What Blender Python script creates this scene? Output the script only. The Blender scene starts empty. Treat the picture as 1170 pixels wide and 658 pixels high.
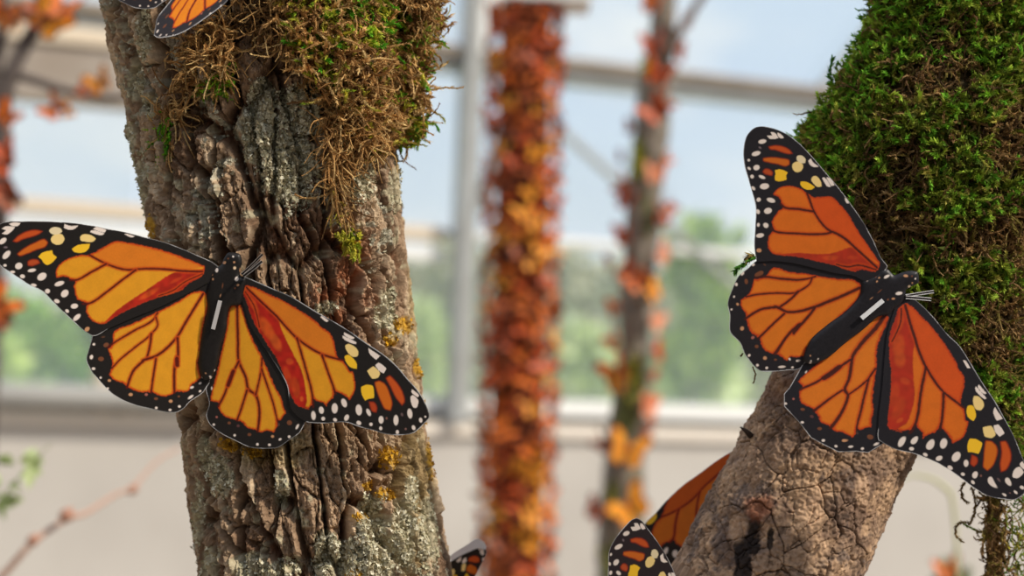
import bpy, math, random
import numpy as np
from mathutils import Vector, Matrix, geometry

random.seed(7)
RNG = np.random.default_rng(11)
sc = bpy.context.scene
COL = sc.collection

# ------------------------------------------------------------------ camera
FPX, W, H = 2183.0, 1170, 658
PITCH, ROLL, CAMH = math.radians(2.4), 0.040, 1.3
FOCUS = 0.868
C0 = np.array([0.0, 0.0, CAMH])
_f = np.array([0, math.cos(PITCH), math.sin(PITCH)])
_r0 = np.array([1.0, 0, 0])
_u0 = np.cross(_r0, _f)
CR = _r0 * math.cos(ROLL) + _u0 * math.sin(ROLL)
CU = -_r0 * math.sin(ROLL) + _u0 * math.cos(ROLL)
CF = _f

def P(px, py, Z):
    """photo measurement (column, row) at distance Z -> world point(s)"""
    px = np.asarray(px, float); py = np.asarray(py, float); Z = np.asarray(Z, float) + 0 * px
    x = (px - W / 2) / FPX * Z
    y = -(py - H / 2) / FPX * Z
    return C0 + x[..., None] * CR + y[..., None] * CU + Z[..., None] * CF

cam_d = bpy.data.cameras.new('camera')
cam = bpy.data.objects.new('camera', cam_d)
COL.objects.link(cam)
cam_d.sensor_width = 36
cam_d.lens = 36 * FPX / W
M = Matrix((( CR[0], CU[0], -CF[0], C0[0]), (CR[1], CU[1], -CF[1], C0[1]), (CR[2], CU[2], -CF[2], C0[2]), (0, 0, 0, 1)))
cam.matrix_world = M
cam_d.dof.use_dof = True
cam_d.dof.focus_distance = FOCUS
cam_d.dof.aperture_fstop = 6.8
cam_d.clip_start = 0.02
cam_d.clip_end = 400
sc.camera = cam

# ------------------------------------------------------------------ helpers
def srgb(r, g, b):
    o = []
    for c in (r, g, b):
        c = c / 255.0
        o.append(c / 12.92 if c <= 0.04045 else ((c + 0.055) / 1.055) ** 2.4)
    return np.array(o)

def mk(name, verts, faces, mats, parent=None, loc=None, smooth=True, colors=None, matidx=None):
    """one mesh object from world-space vertices; loc = its origin (world)"""
    verts = np.asarray(verts, np.float64)
    org = np.zeros(3)
    if parent is not None:
        org = np.array(parent['_o'])
    elif loc is not None:
        org = np.asarray(loc, float)
    me = bpy.data.meshes.new(name)
    v = (verts - org).astype(np.float32)
    if isinstance(faces, np.ndarray):
        faces = [faces]
    if len(faces) and isinstance(faces[0], np.ndarray):
        loops = np.concatenate([f.reshape(-1) for f in faces]).astype(np.int32)
        tot = np.concatenate([np.full(len(f), f.shape[1], np.int32) for f in faces])
    else:
        loops = np.array([i for f in faces for i in f], np.int32)
        tot = np.array([len(f) for f in faces], np.int32)
    start = np.concatenate([[0], np.cumsum(tot)[:-1]]).astype(np.int32)
    me.vertices.add(len(v)); me.vertices.foreach_set('co', v.ravel())
    me.loops.add(len(loops)); me.loops.foreach_set('vertex_index', loops)
    me.polygons.add(len(tot)); me.polygons.foreach_set('loop_start', start)
    try:
        me.polygons.foreach_set('loop_total', tot)
    except Exception:
        pass
    if matidx is not None:
        me.polygons.foreach_set('material_index', np.asarray(matidx, np.int32))
    me.polygons.foreach_set('use_smooth', np.full(len(tot), smooth, bool))
    if colors is not None:
        ca = me.color_attributes.new('tint', 'FLOAT_COLOR', 'POINT')
        c4 = np.ones((len(v), 4), np.float32); c4[:, :3] = colors
        ca.data.foreach_set('color', c4.ravel())
    me.update(calc_edges=True); me.validate()
    for m in (mats if isinstance(mats, (list, tuple)) else [mats]):
        me.materials.append(m)
    o = bpy.data.objects.new(name, me)
    COL.objects.link(o)
    if parent is not None:
        o.parent = parent
    else:
        o.location = org
    return o

def thing(name, label, cat, loc, group=None):
    o = bpy.data.objects.new(name, None)
    o.empty_display_size = 0.01
    COL.objects.link(o)
    o.location = [float(x) for x in loc]
    o['_o'] = [float(x) for x in loc]
    tag(o, label, cat, group)
    return o

def tag(o, label, cat, group=None):
    o['label'] = label; o['category'] = cat
    if group: o['group'] = group
    return o

def structure(o, label=None, cat=None):
    o['kind'] = 'structure'
    if label: o['label'] = label
    if cat: o['category'] = cat
    return o

def material(name, color=(0.5, 0.5, 0.5), rough=0.7, tint=False, bump=None, noise=None, spec=0.3, trans=0.0, metal=0.0):
    """noise=(scale, colour2, contrast lo, hi); bump=(scale, strength, distance)"""
    m = bpy.data.materials.new(name); m.use_nodes = True
    nt = m.node_tree; b = nt.nodes['Principled BSDF']
    b.inputs['Roughness'].default_value = rough
    b.inputs['Specular IOR Level'].default_value = spec
    b.inputs['Metallic'].default_value = metal
    b.inputs['Base Color'].default_value = (*color, 1)
    tc = nt.nodes.new('ShaderNodeTexCoord')
    src = None
    if tint:
        a = nt.nodes.new('ShaderNodeAttribute'); a.attribute_name = 'tint'
        src = a.outputs['Color']
    if noise:
        nz = nt.nodes.new('ShaderNodeTexNoise'); nz.inputs['Scale'].default_value = noise[0]; nz.inputs['Detail'].default_value = 6
        nt.links.new(tc.outputs['Object'], nz.inputs['Vector'])
        cr = nt.nodes.new('ShaderNodeValToRGB')
        cr.color_ramp.elements[0].position = noise[2]; cr.color_ramp.elements[1].position = noise[3]
        nt.links.new(nz.outputs['Fac'], cr.inputs['Fac'])
        mx = nt.nodes.new('ShaderNodeMix'); mx.data_type = 'RGBA'
        nt.links.new(cr.outputs['Color'], mx.inputs[0])
        if src is not None:
            nt.links.new(src, mx.inputs[6])
            mx.blend_type = 'MULTIPLY'
        else:
            mx.inputs[6].default_value = (*color, 1)
        mx.inputs[7].default_value = (*noise[1], 1)
        src = mx.outputs[2]
    if src is not None:
        nt.links.new(src, b.inputs['Base Color'])
    if bump:
        nz = nt.nodes.new('ShaderNodeTexNoise'); nz.inputs['Scale'].default_value = bump[0]; nz.inputs['Detail'].default_value = 8
        nt.links.new(tc.outputs['Object'], nz.inputs['Vector'])
        bp = nt.nodes.new('ShaderNodeBump'); bp.inputs['Strength'].default_value = bump[1]; bp.inputs['Distance'].default_value = bump[2]
        nt.links.new(nz.outputs['Fac'], bp.inputs['Height']); nt.links.new(bp.outputs['Normal'], b.inputs['Normal'])
    if trans > 0:
        tr = nt.nodes.new('ShaderNodeBsdfTranslucent'); ms = nt.nodes.new('ShaderNodeMixShader'); ms.inputs[0].default_value = trans
        out = nt.nodes['Material Output']
        if src is not None: nt.links.new(src, tr.inputs['Color'])
        else: tr.inputs['Color'].default_value = (*color, 1)
        nt.links.new(b.outputs[0], ms.inputs[1]); nt.links.new(tr.outputs[0], ms.inputs[2]); nt.links.new(ms.outputs[0], out.inputs['Surface'])
    return m

# ------------------------------------------------------------------ numpy noise
def _h(ix, iy, iz, s):
    u = np.uint32
    with np.errstate(over='ignore'):
        h = ix.astype(u) * u(0x9E3779B1) + u(s * 7919 + 101)
        h = (h ^ (h >> u(15))) * u(0x85EBCA6B)
        h = (h + iy.astype(u)) * u(0xC2B2AE35); h = (h ^ (h >> u(13))) * u(0x27D4EB2F)
        h = (h + iz.astype(u)) * u(0x165667B1); h = (h ^ (h >> u(16))) * u(0x85EBCA6B)
        h = (h ^ (h >> u(13))) * u(0xC2B2AE35); h = h ^ (h >> u(16))
    return (h & u(0xffffff)).astype(np.float32) / np.float32(16777215)

def vnoise(q, s=0):
    q = q.astype(np.float32); i = np.floor(q).astype(np.int64); f = q - i
    f = f * f * (3 - 2 * f)
    i = i + 100000
    r = 0
    for dx in (0, 1):
        wx = f[:, 0] if dx else 1 - f[:, 0]
        for dy in (0, 1):
            wy = f[:, 1] if dy else 1 - f[:, 1]
            for dz in (0, 1):
                wz = f[:, 2] if dz else 1 - f[:, 2]
                r = r + wx * wy * wz * _h(i[:, 0] + dx, i[:, 1] + dy, i[:, 2] + dz, s)
    return r

def fbm(q, octv=4, s=0, gain=0.5):
    a, t, r = 1.0, 0.0, 0
    for k in range(octv):
        r = r + a * vnoise(q * (2.03 ** k) + 17.3 * k, s + k); t += a; a *= gain
    return r / t

def voronoi(q, s=0):
    q = q.astype(np.float32); i = np.floor(q).astype(np.int64); f = q - i; i = i + 100000
    d1 = np.full(len(q), 9e9, np.float32); d2 = d1.copy(); idv = np.zeros(len(q), np.float32)
    for dx in (-1, 0, 1):
        for dy in (-1, 0, 1):
            for dz in (-1, 0, 1):
                cx, cy, cz = i[:, 0] + dx, i[:, 1] + dy, i[:, 2] + dz
                ax = dx + 0.1 + 0.8 * _h(cx, cy, cz, s) - f[:, 0]
                ay = dy + 0.1 + 0.8 * _h(cx, cy, cz, s + 1) - f[:, 1]
                az = dz + 0.1 + 0.8 * _h(cx, cy, cz, s + 2) - f[:, 2]
                d = ax * ax + ay * ay + az * az
                nid = _h(cx, cy, cz, s + 3)
                c = d < d1
                d2 = np.where(c, d1, np.minimum(d2, d)); idv = np.where(c, nid, idv); d1 = np.where(c, d, d1)
    return np.sqrt(d1), np.sqrt(d2), idv

def sstep(a, b, x):
    t = np.clip((x - a) / (b - a), 0, 1)
    return t * t * (3 - 2 * t)

def mixc(a, b, t):
    t = np.asarray(t)[..., None]
    return a * (1 - t) + b * t
# ------------------------------------------------------------------ the printed butterfly (measured at 7x; k() turns crop readings into photo columns and rows)
def k(ox, oy, pts):
    return [(ox + u / 7.0, oy + v / 7.0) for u, v in pts]
A_ = lambda *p: k(0, 240, p)
B_ = lambda *p: k(110, 240, p)
C_ = lambda *p: k(0, 320, p)
D_ = lambda *p: k(110, 320, p)
E_ = lambda *p: k(90, 390, p)
F_ = lambda *p: k(225, 280, p)
G_ = lambda *p: k(225, 360, p)
H_ = lambda *p: k(225, 430, p)
I_ = lambda *p: k(340, 340, p)
J_ = lambda *p: k(340, 410, p)
K_ = lambda *p: k(840, 135, p)
L_ = lambda *p: k(850, 215, p)
M_ = lambda *p: k(820, 285, p)
N_ = lambda *p: k(820, 345, p)
O_ = lambda *p: k(930, 290, p)
Q_ = lambda *p: k(885, 370, p)
R_ = lambda *p: k(885, 430, p)
S_ = lambda *p: k(1003, 370, p)
T_ = lambda *p: k(1003, 430, p)
U_ = lambda *p: k(1003, 500, p)
V_ = lambda *p: k(670, 564, p)
X_ = lambda *p: k(710, 505, p)

WHT, PAL, YEL = (240, 224, 214), (244, 212, 138), (246, 194, 44)
ORG, RED, BRN, TAN = (226, 104, 28), (196, 56, 28), (120, 72, 48), (205, 150, 110)

def el(fn, u, v, ru, rv, ang=0, c=WHT):
    (x, y), = fn((u, v))
    return (x, y, ru / 7.0, rv / 7.0, math.radians(ang), c)

ARTL = dict(
    orange=[
        A_((745,345),(850,285),(920,250)) + B_((260,262),(440,298),(610,348),(760,405),(868,455),(855,510),(720,600))
        + D_((700,65),(600,110),(500,135),(380,180),(300,215),(200,262),(130,305),(70,345),(20,348))
        + C_((740,325),(700,275),(688,230),(705,188),(660,168),(618,150),(600,100),(590,50))
        + A_((590,610),(605,575),(560,548),(530,532),(450,540),(445,500),(470,440),(540,390),(640,362),(715,358)),
        D_((140,420),(300,345),(480,258),(640,180),(800,92),(850,92),(885,125),(882,250),(862,330),(838,480),(826,560))
        + E_((975,0),(970,100),(950,170),(960,240),(975,290),(940,322),(900,345),(885,390),(850,405),(790,398),(745,420),
             (700,440),(640,430),(590,405),(500,405),(400,368),(360,335),(290,312),(245,268),(272,195),(252,110),(235,60))
        + C_((885,540),(905,500),(905,430)),
    ],
    cell1=A_((745,345),(850,285),(920,250)) + B_((260,262),(440,298),(610,348),(760,405),(868,455),(700,480),(500,468),(310,475),(90,428)),
    hind=1,
    reds=[(B_((868,470),(760,482),(620,500),(500,570),(400,640)) + D_((250,178),(130,270),(60,345),(130,305),(300,215),(500,135),(700,65)) + B_((800,565)), (188, 42, 24))],
    patches=[el(D_, 420, 110, 90, 22, -30, (222, 84, 30)), el(B_, 640, 560, 60, 14, -28, (214, 70, 30)), el(B_, 800, 470, 60, 20, 5, (224, 92, 34))],
    veins=[
        (A_((715,358),(850,430),(1060,478)) + B_((310,475),(500,470),(700,487),(850,492)), 2.7),
        (A_((850,430),(740,490),(600,560),(560,560)), 2.6),
        (A_((1085,480),(975,560),(860,650)) + C_((700,188),(660,190)), 2.6),
        (B_((850,510),(700,580),(620,640)) + D_((500,125)), 1.6),
        (D_((490,262),(460,310),(300,405),(140,502),(90,535)), 2.4),
        (D_((478,300),(492,355),(440,430),(300,545),(170,655)) + E_((265,215)), 2.1),
        (D_((440,430),(430,520),(405,625)), 2.8),
        (D_((855,108),(720,330),(640,462),(480,605),(370,642)) + E_((530,145),(440,230),(385,370)), 3.0),
        (D_((650,465),(655,560),(652,650)) + E_((785,120),(768,200),(765,410)), 3.2),
        (E_((785,140),(788,190)), 5.0),
        (E_((618,140),(600,250),(578,410)), 2.6),
    ],
    polys=[
        (A_((100,250),(130,215),(200,172),(290,155),(345,168),(320,190),(260,215),(180,238),(130,260)), (214, 88, 34), 1.0),
        (A_((135,350),(180,310),(270,260),(360,230),(386,260),(370,290),(290,322),(210,355),(150,368)), (222, 112, 32), 1.0),
        (A_((220,410),(260,390),(310,400),(322,425),(250,450),(222,445)), (200, 84, 40), 1.0),
        (A_((305,375),(330,345),(420,320),(425,350),(455,375),(430,410),(375,440),(345,420),(335,400)), YEL, .4),
        (A_((405,230),(425,200),(500,195),(517,230),(500,265),(460,280),(415,260)), PAL, .4),
        (A_((575,310),(620,280),(720,268),(715,300),(690,330),(620,342),(585,330)), YEL, .4),
        (A_((640,215),(655,198),(740,205),(768,228),(750,250),(670,252),(645,245)), PAL, .4),
        (A_((390,165),(405,145),(490,150),(500,170),(470,193),(410,190)), (234, 215, 175), .4),
        (A_((510,140),(515,108),(560,125),(630,120),(600,150),(560,160)), WHT, .3),
        (A_((765,135),(850,158),(840,178),(740,152)), WHT, .3),
        (A_((725,163),(838,186),(825,198),(718,175)), WHT, .3),
        (A_((990,190),(1010,188),(1080,210),(1062,219)), WHT, .3),
        (A_((70,110),(100,98),(165,102),(150,124),(90,126)), WHT, .3),
        (A_((12,150),(40,130),(122,135),(100,165),(50,197),(12,188),(45,162)), WHT, .3),
    ],
    ells=[el(A_,22,247,38,22,-38), el(A_,52,358,45,24,-48), el(A_,150,447,33,28,-25), el(A_,255,482,36,15,-10), el(A_,335,532,44,31,-32),
          el(A_,475,588,44,20,-18), el(A_,100,495,22,12), el(A_,180,530,22,17,10), el(A_,270,600,25,13,10), el(C_,518,107,38,29,-45),
          el(A_,40,442,15,12), el(A_,45,298,18,9,0,(120,105,110)), el(C_,595,208,32,22,-10), el(C_,455,168,25,17,20), el(C_,537,247,18,14,40),
          el(C_,615,298,40,20,-42), el(C_,697,392,24,18,-40,TAN), el(C_,380,88,22,20),
          el(E_,100,127,14,18), el(E_,118,218,16,12), el(E_,175,290,10,10), el(E_,245,313,15,12,0,TAN), el(E_,178,140,26,20,0,BRN),
          el(E_,218,28,24,18,-30,BRN), el(E_,120,22,12,9,-30), el(E_,232,376,10,9), el(E_,415,425,19,14,0,TAN), el(E_,540,425,14,12,0,(170,100,90)),
          el(E_,618,458,18,13,0,BRN), el(E_,735,478,17,14,0,TAN), el(E_,620,532,12,11), el(E_,730,548,13,10), el(E_,805,520,13,11),
          el(E_,895,445,28,11,-35), el(E_,905,368,17,10,-20), el(E_,970,398,12,9,-30), el(E_,970,335,13,9,-30), el(E_,990,285,7,9),
          el(C_,752,515,10,9), el(C_,735,612,11,16), el(C_,850,518,24,16,-25,BRN), el(C_,825,455,18,8,-10,(90,60,45)), el(E_,800,440,11,9,0,BRN)],
)

ARTR = dict(
    orange=[
        F_((388,325),(450,335),(560,385),(700,450),(850,540),(960,620)) + G_((1000,100),(1062,142),(1092,200),(1112,290),(1130,345))
        + I_((350,500),(385,535),(425,595)) + J_((445,100),(460,200),(460,250),(440,290),(415,328),(385,298),(330,268),(290,255),(284,310),(245,345),(232,378),
          (205,350),(150,335),(122,310),(115,360),(80,398),(60,388))
        + H_((900,262),(860,255),(790,220),(760,160),(720,60)) + G_((705,500),(640,350),(550,210),(445,30)) + F_((395,445),(370,390)),
        F_((275,488),(345,478),(375,555),(400,640)) + G_((400,80),(455,215),(525,345),(575,460),(640,600)) + H_((665,150),(700,265),(712,295),(690,315),(665,348),
          (640,352),(640,402),(610,447),(560,432),(510,447),(470,425),(400,410),(370,370),(310,345),(230,322),(185,275),(170,235),(180,207),(110,195),(122,110))
        + G_((135,560),(165,440),(200,280),(238,100)),
    ],
    cell1=F_((388,325),(450,335),(560,385),(700,450),(850,540),(960,620)) + G_((1000,100),(1062,142),(1092,200),(1112,290),(1130,345),(990,305),(800,185),(630,0)) + F_((500,440)),
    hind=1,
    reds=[(F_((370,395),(400,345),(470,400),(560,480),(630,560)) + G_((640,0),(665,80),(760,290),(835,440),(868,580)) + H_((870,110),(880,200),(862,255),(790,220),(760,160),(720,60))
           + G_((705,500),(640,350),(550,210),(445,30)) + F_((395,445)), (190, 36, 22))],
    patches=[el(G_, 560, 110, 45, 110, -30, (222, 92, 30)), el(G_, 630, 215, 38, 80, -28, (224, 96, 34)), el(G_, 742, 370, 32, 28, 0, (218, 80, 34)),
             el(G_, 725, 500, 32, 90, -12, (212, 72, 28)), el(H_, 790, 90, 34, 90, -10, (214, 76, 28)), el(H_, 838, 180, 16, 22, 0, (226, 96, 36)), el(F_, 450, 470, 26, 90, -28, (216, 84, 30))],
    veins=[
        (F_((398,340),(500,440),(640,570)) + G_((640,10),(800,185),(990,308),(1130,352),(1180,362)), 2.6),
        (G_((800,185),(868,420),(925,655)) + H_((930,245)), 2.6),
        (G_((1000,320),(1050,460),(1100,600)) + H_((1110,140)), 2.6),
        (F_((388,375),(455,480),(500,658)), 1.6),
        (F_((322,478),(325,658)) + G_((328,200),(335,370),(392,500),(412,592),(470,640)) + H_((492,210),(500,300),(485,440)), 3.0),
        (G_((335,370),(265,510),(215,645)) + H_((170,240)), 2.6),
        (G_((290,450),(250,560)), 4.6),
        (H_((400,110),(360,240),(320,355)), 2.5),
        (G_((520,345),(515,430),(470,635)), 2.2),
        (G_((518,430),(555,540)) + H_((610,215),(650,385)), 2.2),
    ],
    polys=[
        (I_((380,380),(400,370),(487,430),(480,470),(450,476),(385,412)), PAL, .4),
        (I_((375,470),(400,455),(475,530),(475,570),(430,562),(380,500)), YEL, .4),
        (I_((190,145),(250,185),(235,195),(180,155)), WHT, .3),
        (I_((372,275),(460,320),(445,332),(368,292)), WHT, .3),
        (I_((358,300),(475,360),(468,374),(358,315)), WHT, .3),
        (I_((565,400),(662,465),(630,497),(570,440)), WHT, .3),
        (J_((620,50),(645,28),(710,78),(690,118),(650,95)), WHT, .3),
        (J_((555,95),(605,58),(660,115),(650,145),(600,160)), PAL, .4),
        (J_((508,225),(550,205),(600,212),(612,315),(565,322),(540,335),(515,290)), YEL, .4),
        (J_((615,185),(650,172),(692,190),(745,290),(760,370),(745,415),(700,405),(660,335),(625,240)), (226, 116, 30), .9),
        (J_((705,150),(735,130),(790,180),(845,270),(857,350),(835,375),(790,322),(740,225)), (218, 92, 34), 1.1),
        (J_((568,340),(610,342),(640,395),(630,430),(600,425)), (198, 74, 34), .9),
        (J_((915,238),(975,292),(962,308),(908,262)), WHT, .3),
        (J_((905,298),(920,288),(968,335),(950,392),(930,392),(905,340)), WHT, .3),
    ],
    ells=[el(J_,898,437,22,44,-8), el(J_,787,490,22,46), el(J_,668,487,22,34), el(J_,985,490,15,22,-10), el(J_,1022,462,9,9), el(J_,928,550,16,22,-20),
          el(J_,798,585,14,18), el(J_,665,555,14,17,-10), el(J_,587,523,15,15), el(J_,490,512,22,18,30), el(J_,568,428,17,34,-25), el(J_,490,408,28,48,-5),
          el(J_,372,352,23,40,-20), el(J_,297,395,27,45), el(J_,392,470,20,29,25), el(J_,300,487,18,15,30), el(J_,190,410,22,32,-10), el(J_,205,478,17,17),
          el(J_,127,453,20,40,-5), el(J_,835,445,11,16,-20,(105,85,85)), el(J_,712,475,9,12,0,(130,90,80)), el(J_,865,560,10,10,0,(130,95,90)),
          el(H_,158,325,10,10,0,(170,100,90)), el(H_,135,385,11,10), el(H_,258,372,15,13,0,BRN), el(H_,330,395,14,13,0,(95,60,60)),
          el(H_,420,465,17,14,0,BRN), el(H_,605,480,14,12,0,TAN), el(H_,740,370,23,22,0,BRN), el(H_,803,402,11,25,28), el(H_,738,482,12,12),
          el(H_,665,503,14,10,-30), el(H_,580,547,13,11), el(H_,484,543,12,12), el(H_,302,471,11,11), el(H_,120,410,8,8), el(H_,655,385,10,14,0,(80,60,55)), el(H_,118,95,6,14)],
)
BODY_ELLS = [el(F_,158,200,13,20), el(F_,220,140,15,12,-30,TAN), el(F_,290,92,8,8), el(F_,298,137,9,9,0,TAN), el(F_,302,183,13,14,0,(236,205,170)), el(F_,318,270,16,20,20),
             el(F_,328,320,12,9,-30,TAN), el(F_,305,345,8,8,0,BRN), el(F_,120,238,9,9,0,TAN), el(F_,90,250,7,7,0,BRN), el(F_,128,272,8,10,0,TAN), el(F_,47,320,11,9,0,(150,130,120)),
             el(F_,250,108,8,8,0,BRN), el(F_,205,325,5,22,10,BRN), el(F_,345,200,5,16,0,TAN), el(F_,188,405,4,14,15,TAN),
             el(E_,1055,292,9,12,30), el(E_,1090,232,6,8), el(E_,1060,325,7,10), el(G_,70,465,8,6,20,TAN), el(G_,105,490,8,7)]

def resample(pts, closed=True, step=0.9, smooth=True):
    p = np.array(pts, float); n = len(p); out = []
    rng = range(n if closed else n - 1)
    for i in rng:
        p1, p2 = p[i], p[(i + 1) % n]
        p0 = p[(i - 1) % n] if (closed or i > 0) else p1
        p3 = p[(i + 2) % n] if (closed or i < n - 2) else p2
        L = np.linalg.norm(p2 - p1); m = max(1, int(round(L / step)))
        s = min(L, 40.0)
        def tang(a, b, c):
            la, lb = np.linalg.norm(b - a) + 1e-9, np.linalg.norm(c - b) + 1e-9
            d1, d2 = (b - a) / la, (c - b) / lb
            t = d1 * lb + d2 * la
            t = t / (la + lb)
            dot = float(np.dot(d1, d2))
            return t * max(0.0, min(1.0, (dot + 0.1) / 0.6))
        m1 = tang(p0, p1, p2) * L if smooth else (p2 - p1)
        m2 = tang(p1, p2, p3) * L if smooth else (p2 - p1)
        for j in range(m):
            t = j / m
            if smooth:
                h00, h10, h01, h11 = 2*t**3-3*t**2+1, t**3-2*t**2+t, -2*t**3+3*t**2, t**3-t**2
                out.append(h00 * p1 + h10 * m1 * 0.9 + h01 * p2 + h11 * m2 * 0.9)
            else:
                out.append(p1 + (p2 - p1) * t)
    if not closed: out.append(p[-1])
    return np.array(out)

def segdist(q, a, b):
    """distance from points q (N,2) to segments a->b (M,2): min over segments"""
    best = np.full(len(q), 1e9, np.float32)
    for i in range(len(a)):
        ab = b[i] - a[i]; l2 = ab @ ab + 1e-12
        t = np.clip(((q - a[i]) @ ab) / l2, 0, 1)
        d = q - a[i] - t[:, None] * ab
        np.minimum(best, (d * d).sum(1), out=best)
    return np.sqrt(best)

def inside(q, poly):
    x, y = q[:, 0], q[:, 1]; c = np.zeros(len(q), bool)
    j = len(poly) - 1
    for i in range(len(poly)):
        xi, yi = poly[i]; xj, yj = poly[j]
        if yi != yj:
            c ^= ((yi > y) != (yj > y)) & (x < (xj - xi) * (y - yi) / (yj - yi) + xi)
        j = i
    return c

def sdf(q, poly):
    """>0 inside; only computed near the polygon's box"""
    lo, hi = poly.min(0) - 8, poly.max(0) + 8
    near = ((q > lo) & (q < hi)).all(1)
    out = np.full(len(q), -8.0, np.float32)
    if near.any():
        qq = q[near]
        d = segdist(qq, poly, np.roll(poly, -1, 0))
        out[near] = np.where(inside(qq, poly), d, -d)
    return out

def paint(q, art, pal):
    """pattern printed on the card, in linear colour"""
    nz = lambda sc_, s: vnoise(np.c_[q * sc_, np.zeros(len(q))], s) - 0.5
    blk = srgb(*pal['black'])
    col = np.tile(blk, (len(q), 1)) * (1 + 0.25 * nz(0.8, 1))[:, None]
    jag = nz(0.55, 3) * 1.6 + nz(1.3, 4) * 0.9
    for r, poly in enumerate(art['orange']):
        d = sdf(q, resample(poly, step=3)) + jag * 0.7
        ctr = srgb(*(pal['hind'] if r else pal['fore'])); edge = srgb(*pal['edge'])
        if r == 0:
            dc = sdf(q, resample(art['cell1'], step=3))
            ctr = mixc(ctr, srgb(*pal['cell1']), sstep(-0.5, 1.0, dc))
        else:
            ctr = np.tile(ctr, (len(q), 1))
        ctr = ctr * (1 + 0.10 * nz(0.12, 8) + 0.10 * nz(1.1, 9))[:, None]
        o = mixc(np.tile(edge, (len(q), 1)), ctr, sstep(0.4, 3.2, d))
        col = mixc(col, o, sstep(-0.7, 0.6, d))
        if r == 0:
            for poly2, rgb in art['reds']:
                d2 = sdf(q, resample(poly2, step=3)) + jag * 0.4
                rc = np.tile(srgb(*rgb), (len(q), 1))
                for (cx, cy, rx, ry, an, c) in art['patches']:
                    dx, dy = q[:, 0] - cx, q[:, 1] - cy
                    e = np.hypot((dx * math.cos(an) + dy * math.sin(an)) / rx, (-dx * math.sin(an) + dy * math.cos(an)) / ry)
                    rc = mixc(rc, srgb(*c), 0.85 * sstep(1.25, 0.6, e))
                rc = rc * .8 * (1 + 0.5 * nz(0.2, 21))[:, None]
                rc = mixc(rc, srgb(*pal['smear']), pal['smear_f'])
                col = mixc(col, rc, sstep(-0.8, 0.8, d2) * sstep(-0.7, 0.6, d))
    vc = srgb(*pal['vein'])
    for line, w in art['veins']:
        w = w * pal.get('vw', 1.0)
        l = resample(line, closed=False, step=2.5)
        lo, hi = l.min(0) - 8, l.max(0) + 8
        near = ((q > lo) & (q < hi)).all(1)
        if not near.any(): continue
        qq = q[near]; d = segdist(qq, l[:-1], l[1:]) + jag[near] * 0.25
        c = col[near]; lum = c.sum(1) > 0.12
        halo = mixc(c, srgb(*pal['edge']), 0.75 * sstep(w * 0.5 + 2.4, w * 0.5 + 0.4, d) * lum)
        cc = mixc(halo, vc, 0.96 * sstep(w * 0.5 + 0.45, w * 0.5 - 0.75, d))
        col[near] = cc
    for poly, rgb, soft in art['polys']:
        p = resample(poly, step=1.5); d = sdf(q, p) + jag * 0.15
        c = np.tile(srgb(*[x * pal['sp'] for x in rgb]), (len(q), 1))
        if soft > .7: c = .82 * mixc(np.tile(srgb(150, 40, 20), (len(q), 1)), c, sstep(0, 2.4, d))
        col = mixc(col, c, sstep(-soft * 1.1, soft * 0.9, d - .25))
    return ells(q, col, art['ells'], pal['sp'])

def ells(q, col, lst, sp=1.0):
    for (cx, cy, rx, ry, an, c) in lst:
        dx, dy = q[:, 0] - cx, q[:, 1] - cy
        e = np.hypot((dx * math.cos(an) + dy * math.sin(an)) / rx, (-dx * math.sin(an) + dy * math.cos(an)) / ry)
        m = min(rx, ry)
        d = (0.90 - e) * m
        col = mixc(col, srgb(*[x * sp for x in c]), 0.97 * sstep(-0.45, 0.5, d))
    return col

# wing outlines of the left butterfly
DIV_L = [(125, 375), (150, 364), (180, 352), (205, 340), (225, 330), (240, 322)]
OUT_LF = B_((960,440),(780,350),(540,255),(380,215),(200,170),(90,150)) + A_((740,125),(600,105),(350,90),(180,90),(60,92),(0,110)) \
    + [(-4.5, 261), (-6.5, 272), (-6.5, 285), (-4, 296)] + A_((0,440),(100,510),(240,600)) + C_((340,90),(440,190),(560,305),(680,410),(740,445)) + DIV_L + [(250, 318), (254, 310)]
OUT_LH = C_((740,445),(728,490),(705,570)) + E_((60,140),(90,220),(160,310),(240,395),(330,460),(450,510),(600,545),(700,565),(780,568),(840,535),(880,490),(1000,400),(1030,355)) \
    + [(240, 436), (236, 415), (240, 380), (245, 345), (244, 325), (228, 323), (205, 335), (180, 347), (150, 359), (125, 370)]
OUT_RF = F_((385,255),(450,280),(600,345),(750,410),(950,530),(1169,655)) + I_((560,370),(700,465),(800,555)) + J_((880,160),(960,250),(1010,330),(1040,400),(1055,460),(1010,520),
     (930,590),(800,610),(700,600),(600,570),(500,545),(400,510),(200,515),(60,500)) + H_((760,270)) + G_((720,560),(600,350),(500,200),(415,60)) + F_((390,530),(360,440),(345,330))
OUT_RH = H_((865,352),(820,450),(750,500),(640,570),(560,577),(420,565),(300,510),(200,460),(95,370),(75,320),(98,220),(72,90)) + G_((115,470),(150,330),(210,80)) + F_((235,560),(280,440),(370,430),(395,530)) \
    + G_((425,60),(515,200),(615,350),(735,560)) + H_((775,270))
OUT_B = F_((215,110),(250,60),(345,75),(360,140),(345,200),(345,240),(385,262),(372,380),(345,475),(270,490),(240,600)) + G_((240,80),(190,250),(150,430),(110,510),(60,520),(15,420),(25,250),(55,80)) \
    + D_((890,240),(882,100)) + F_((110,260),(150,190),(200,150))

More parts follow.
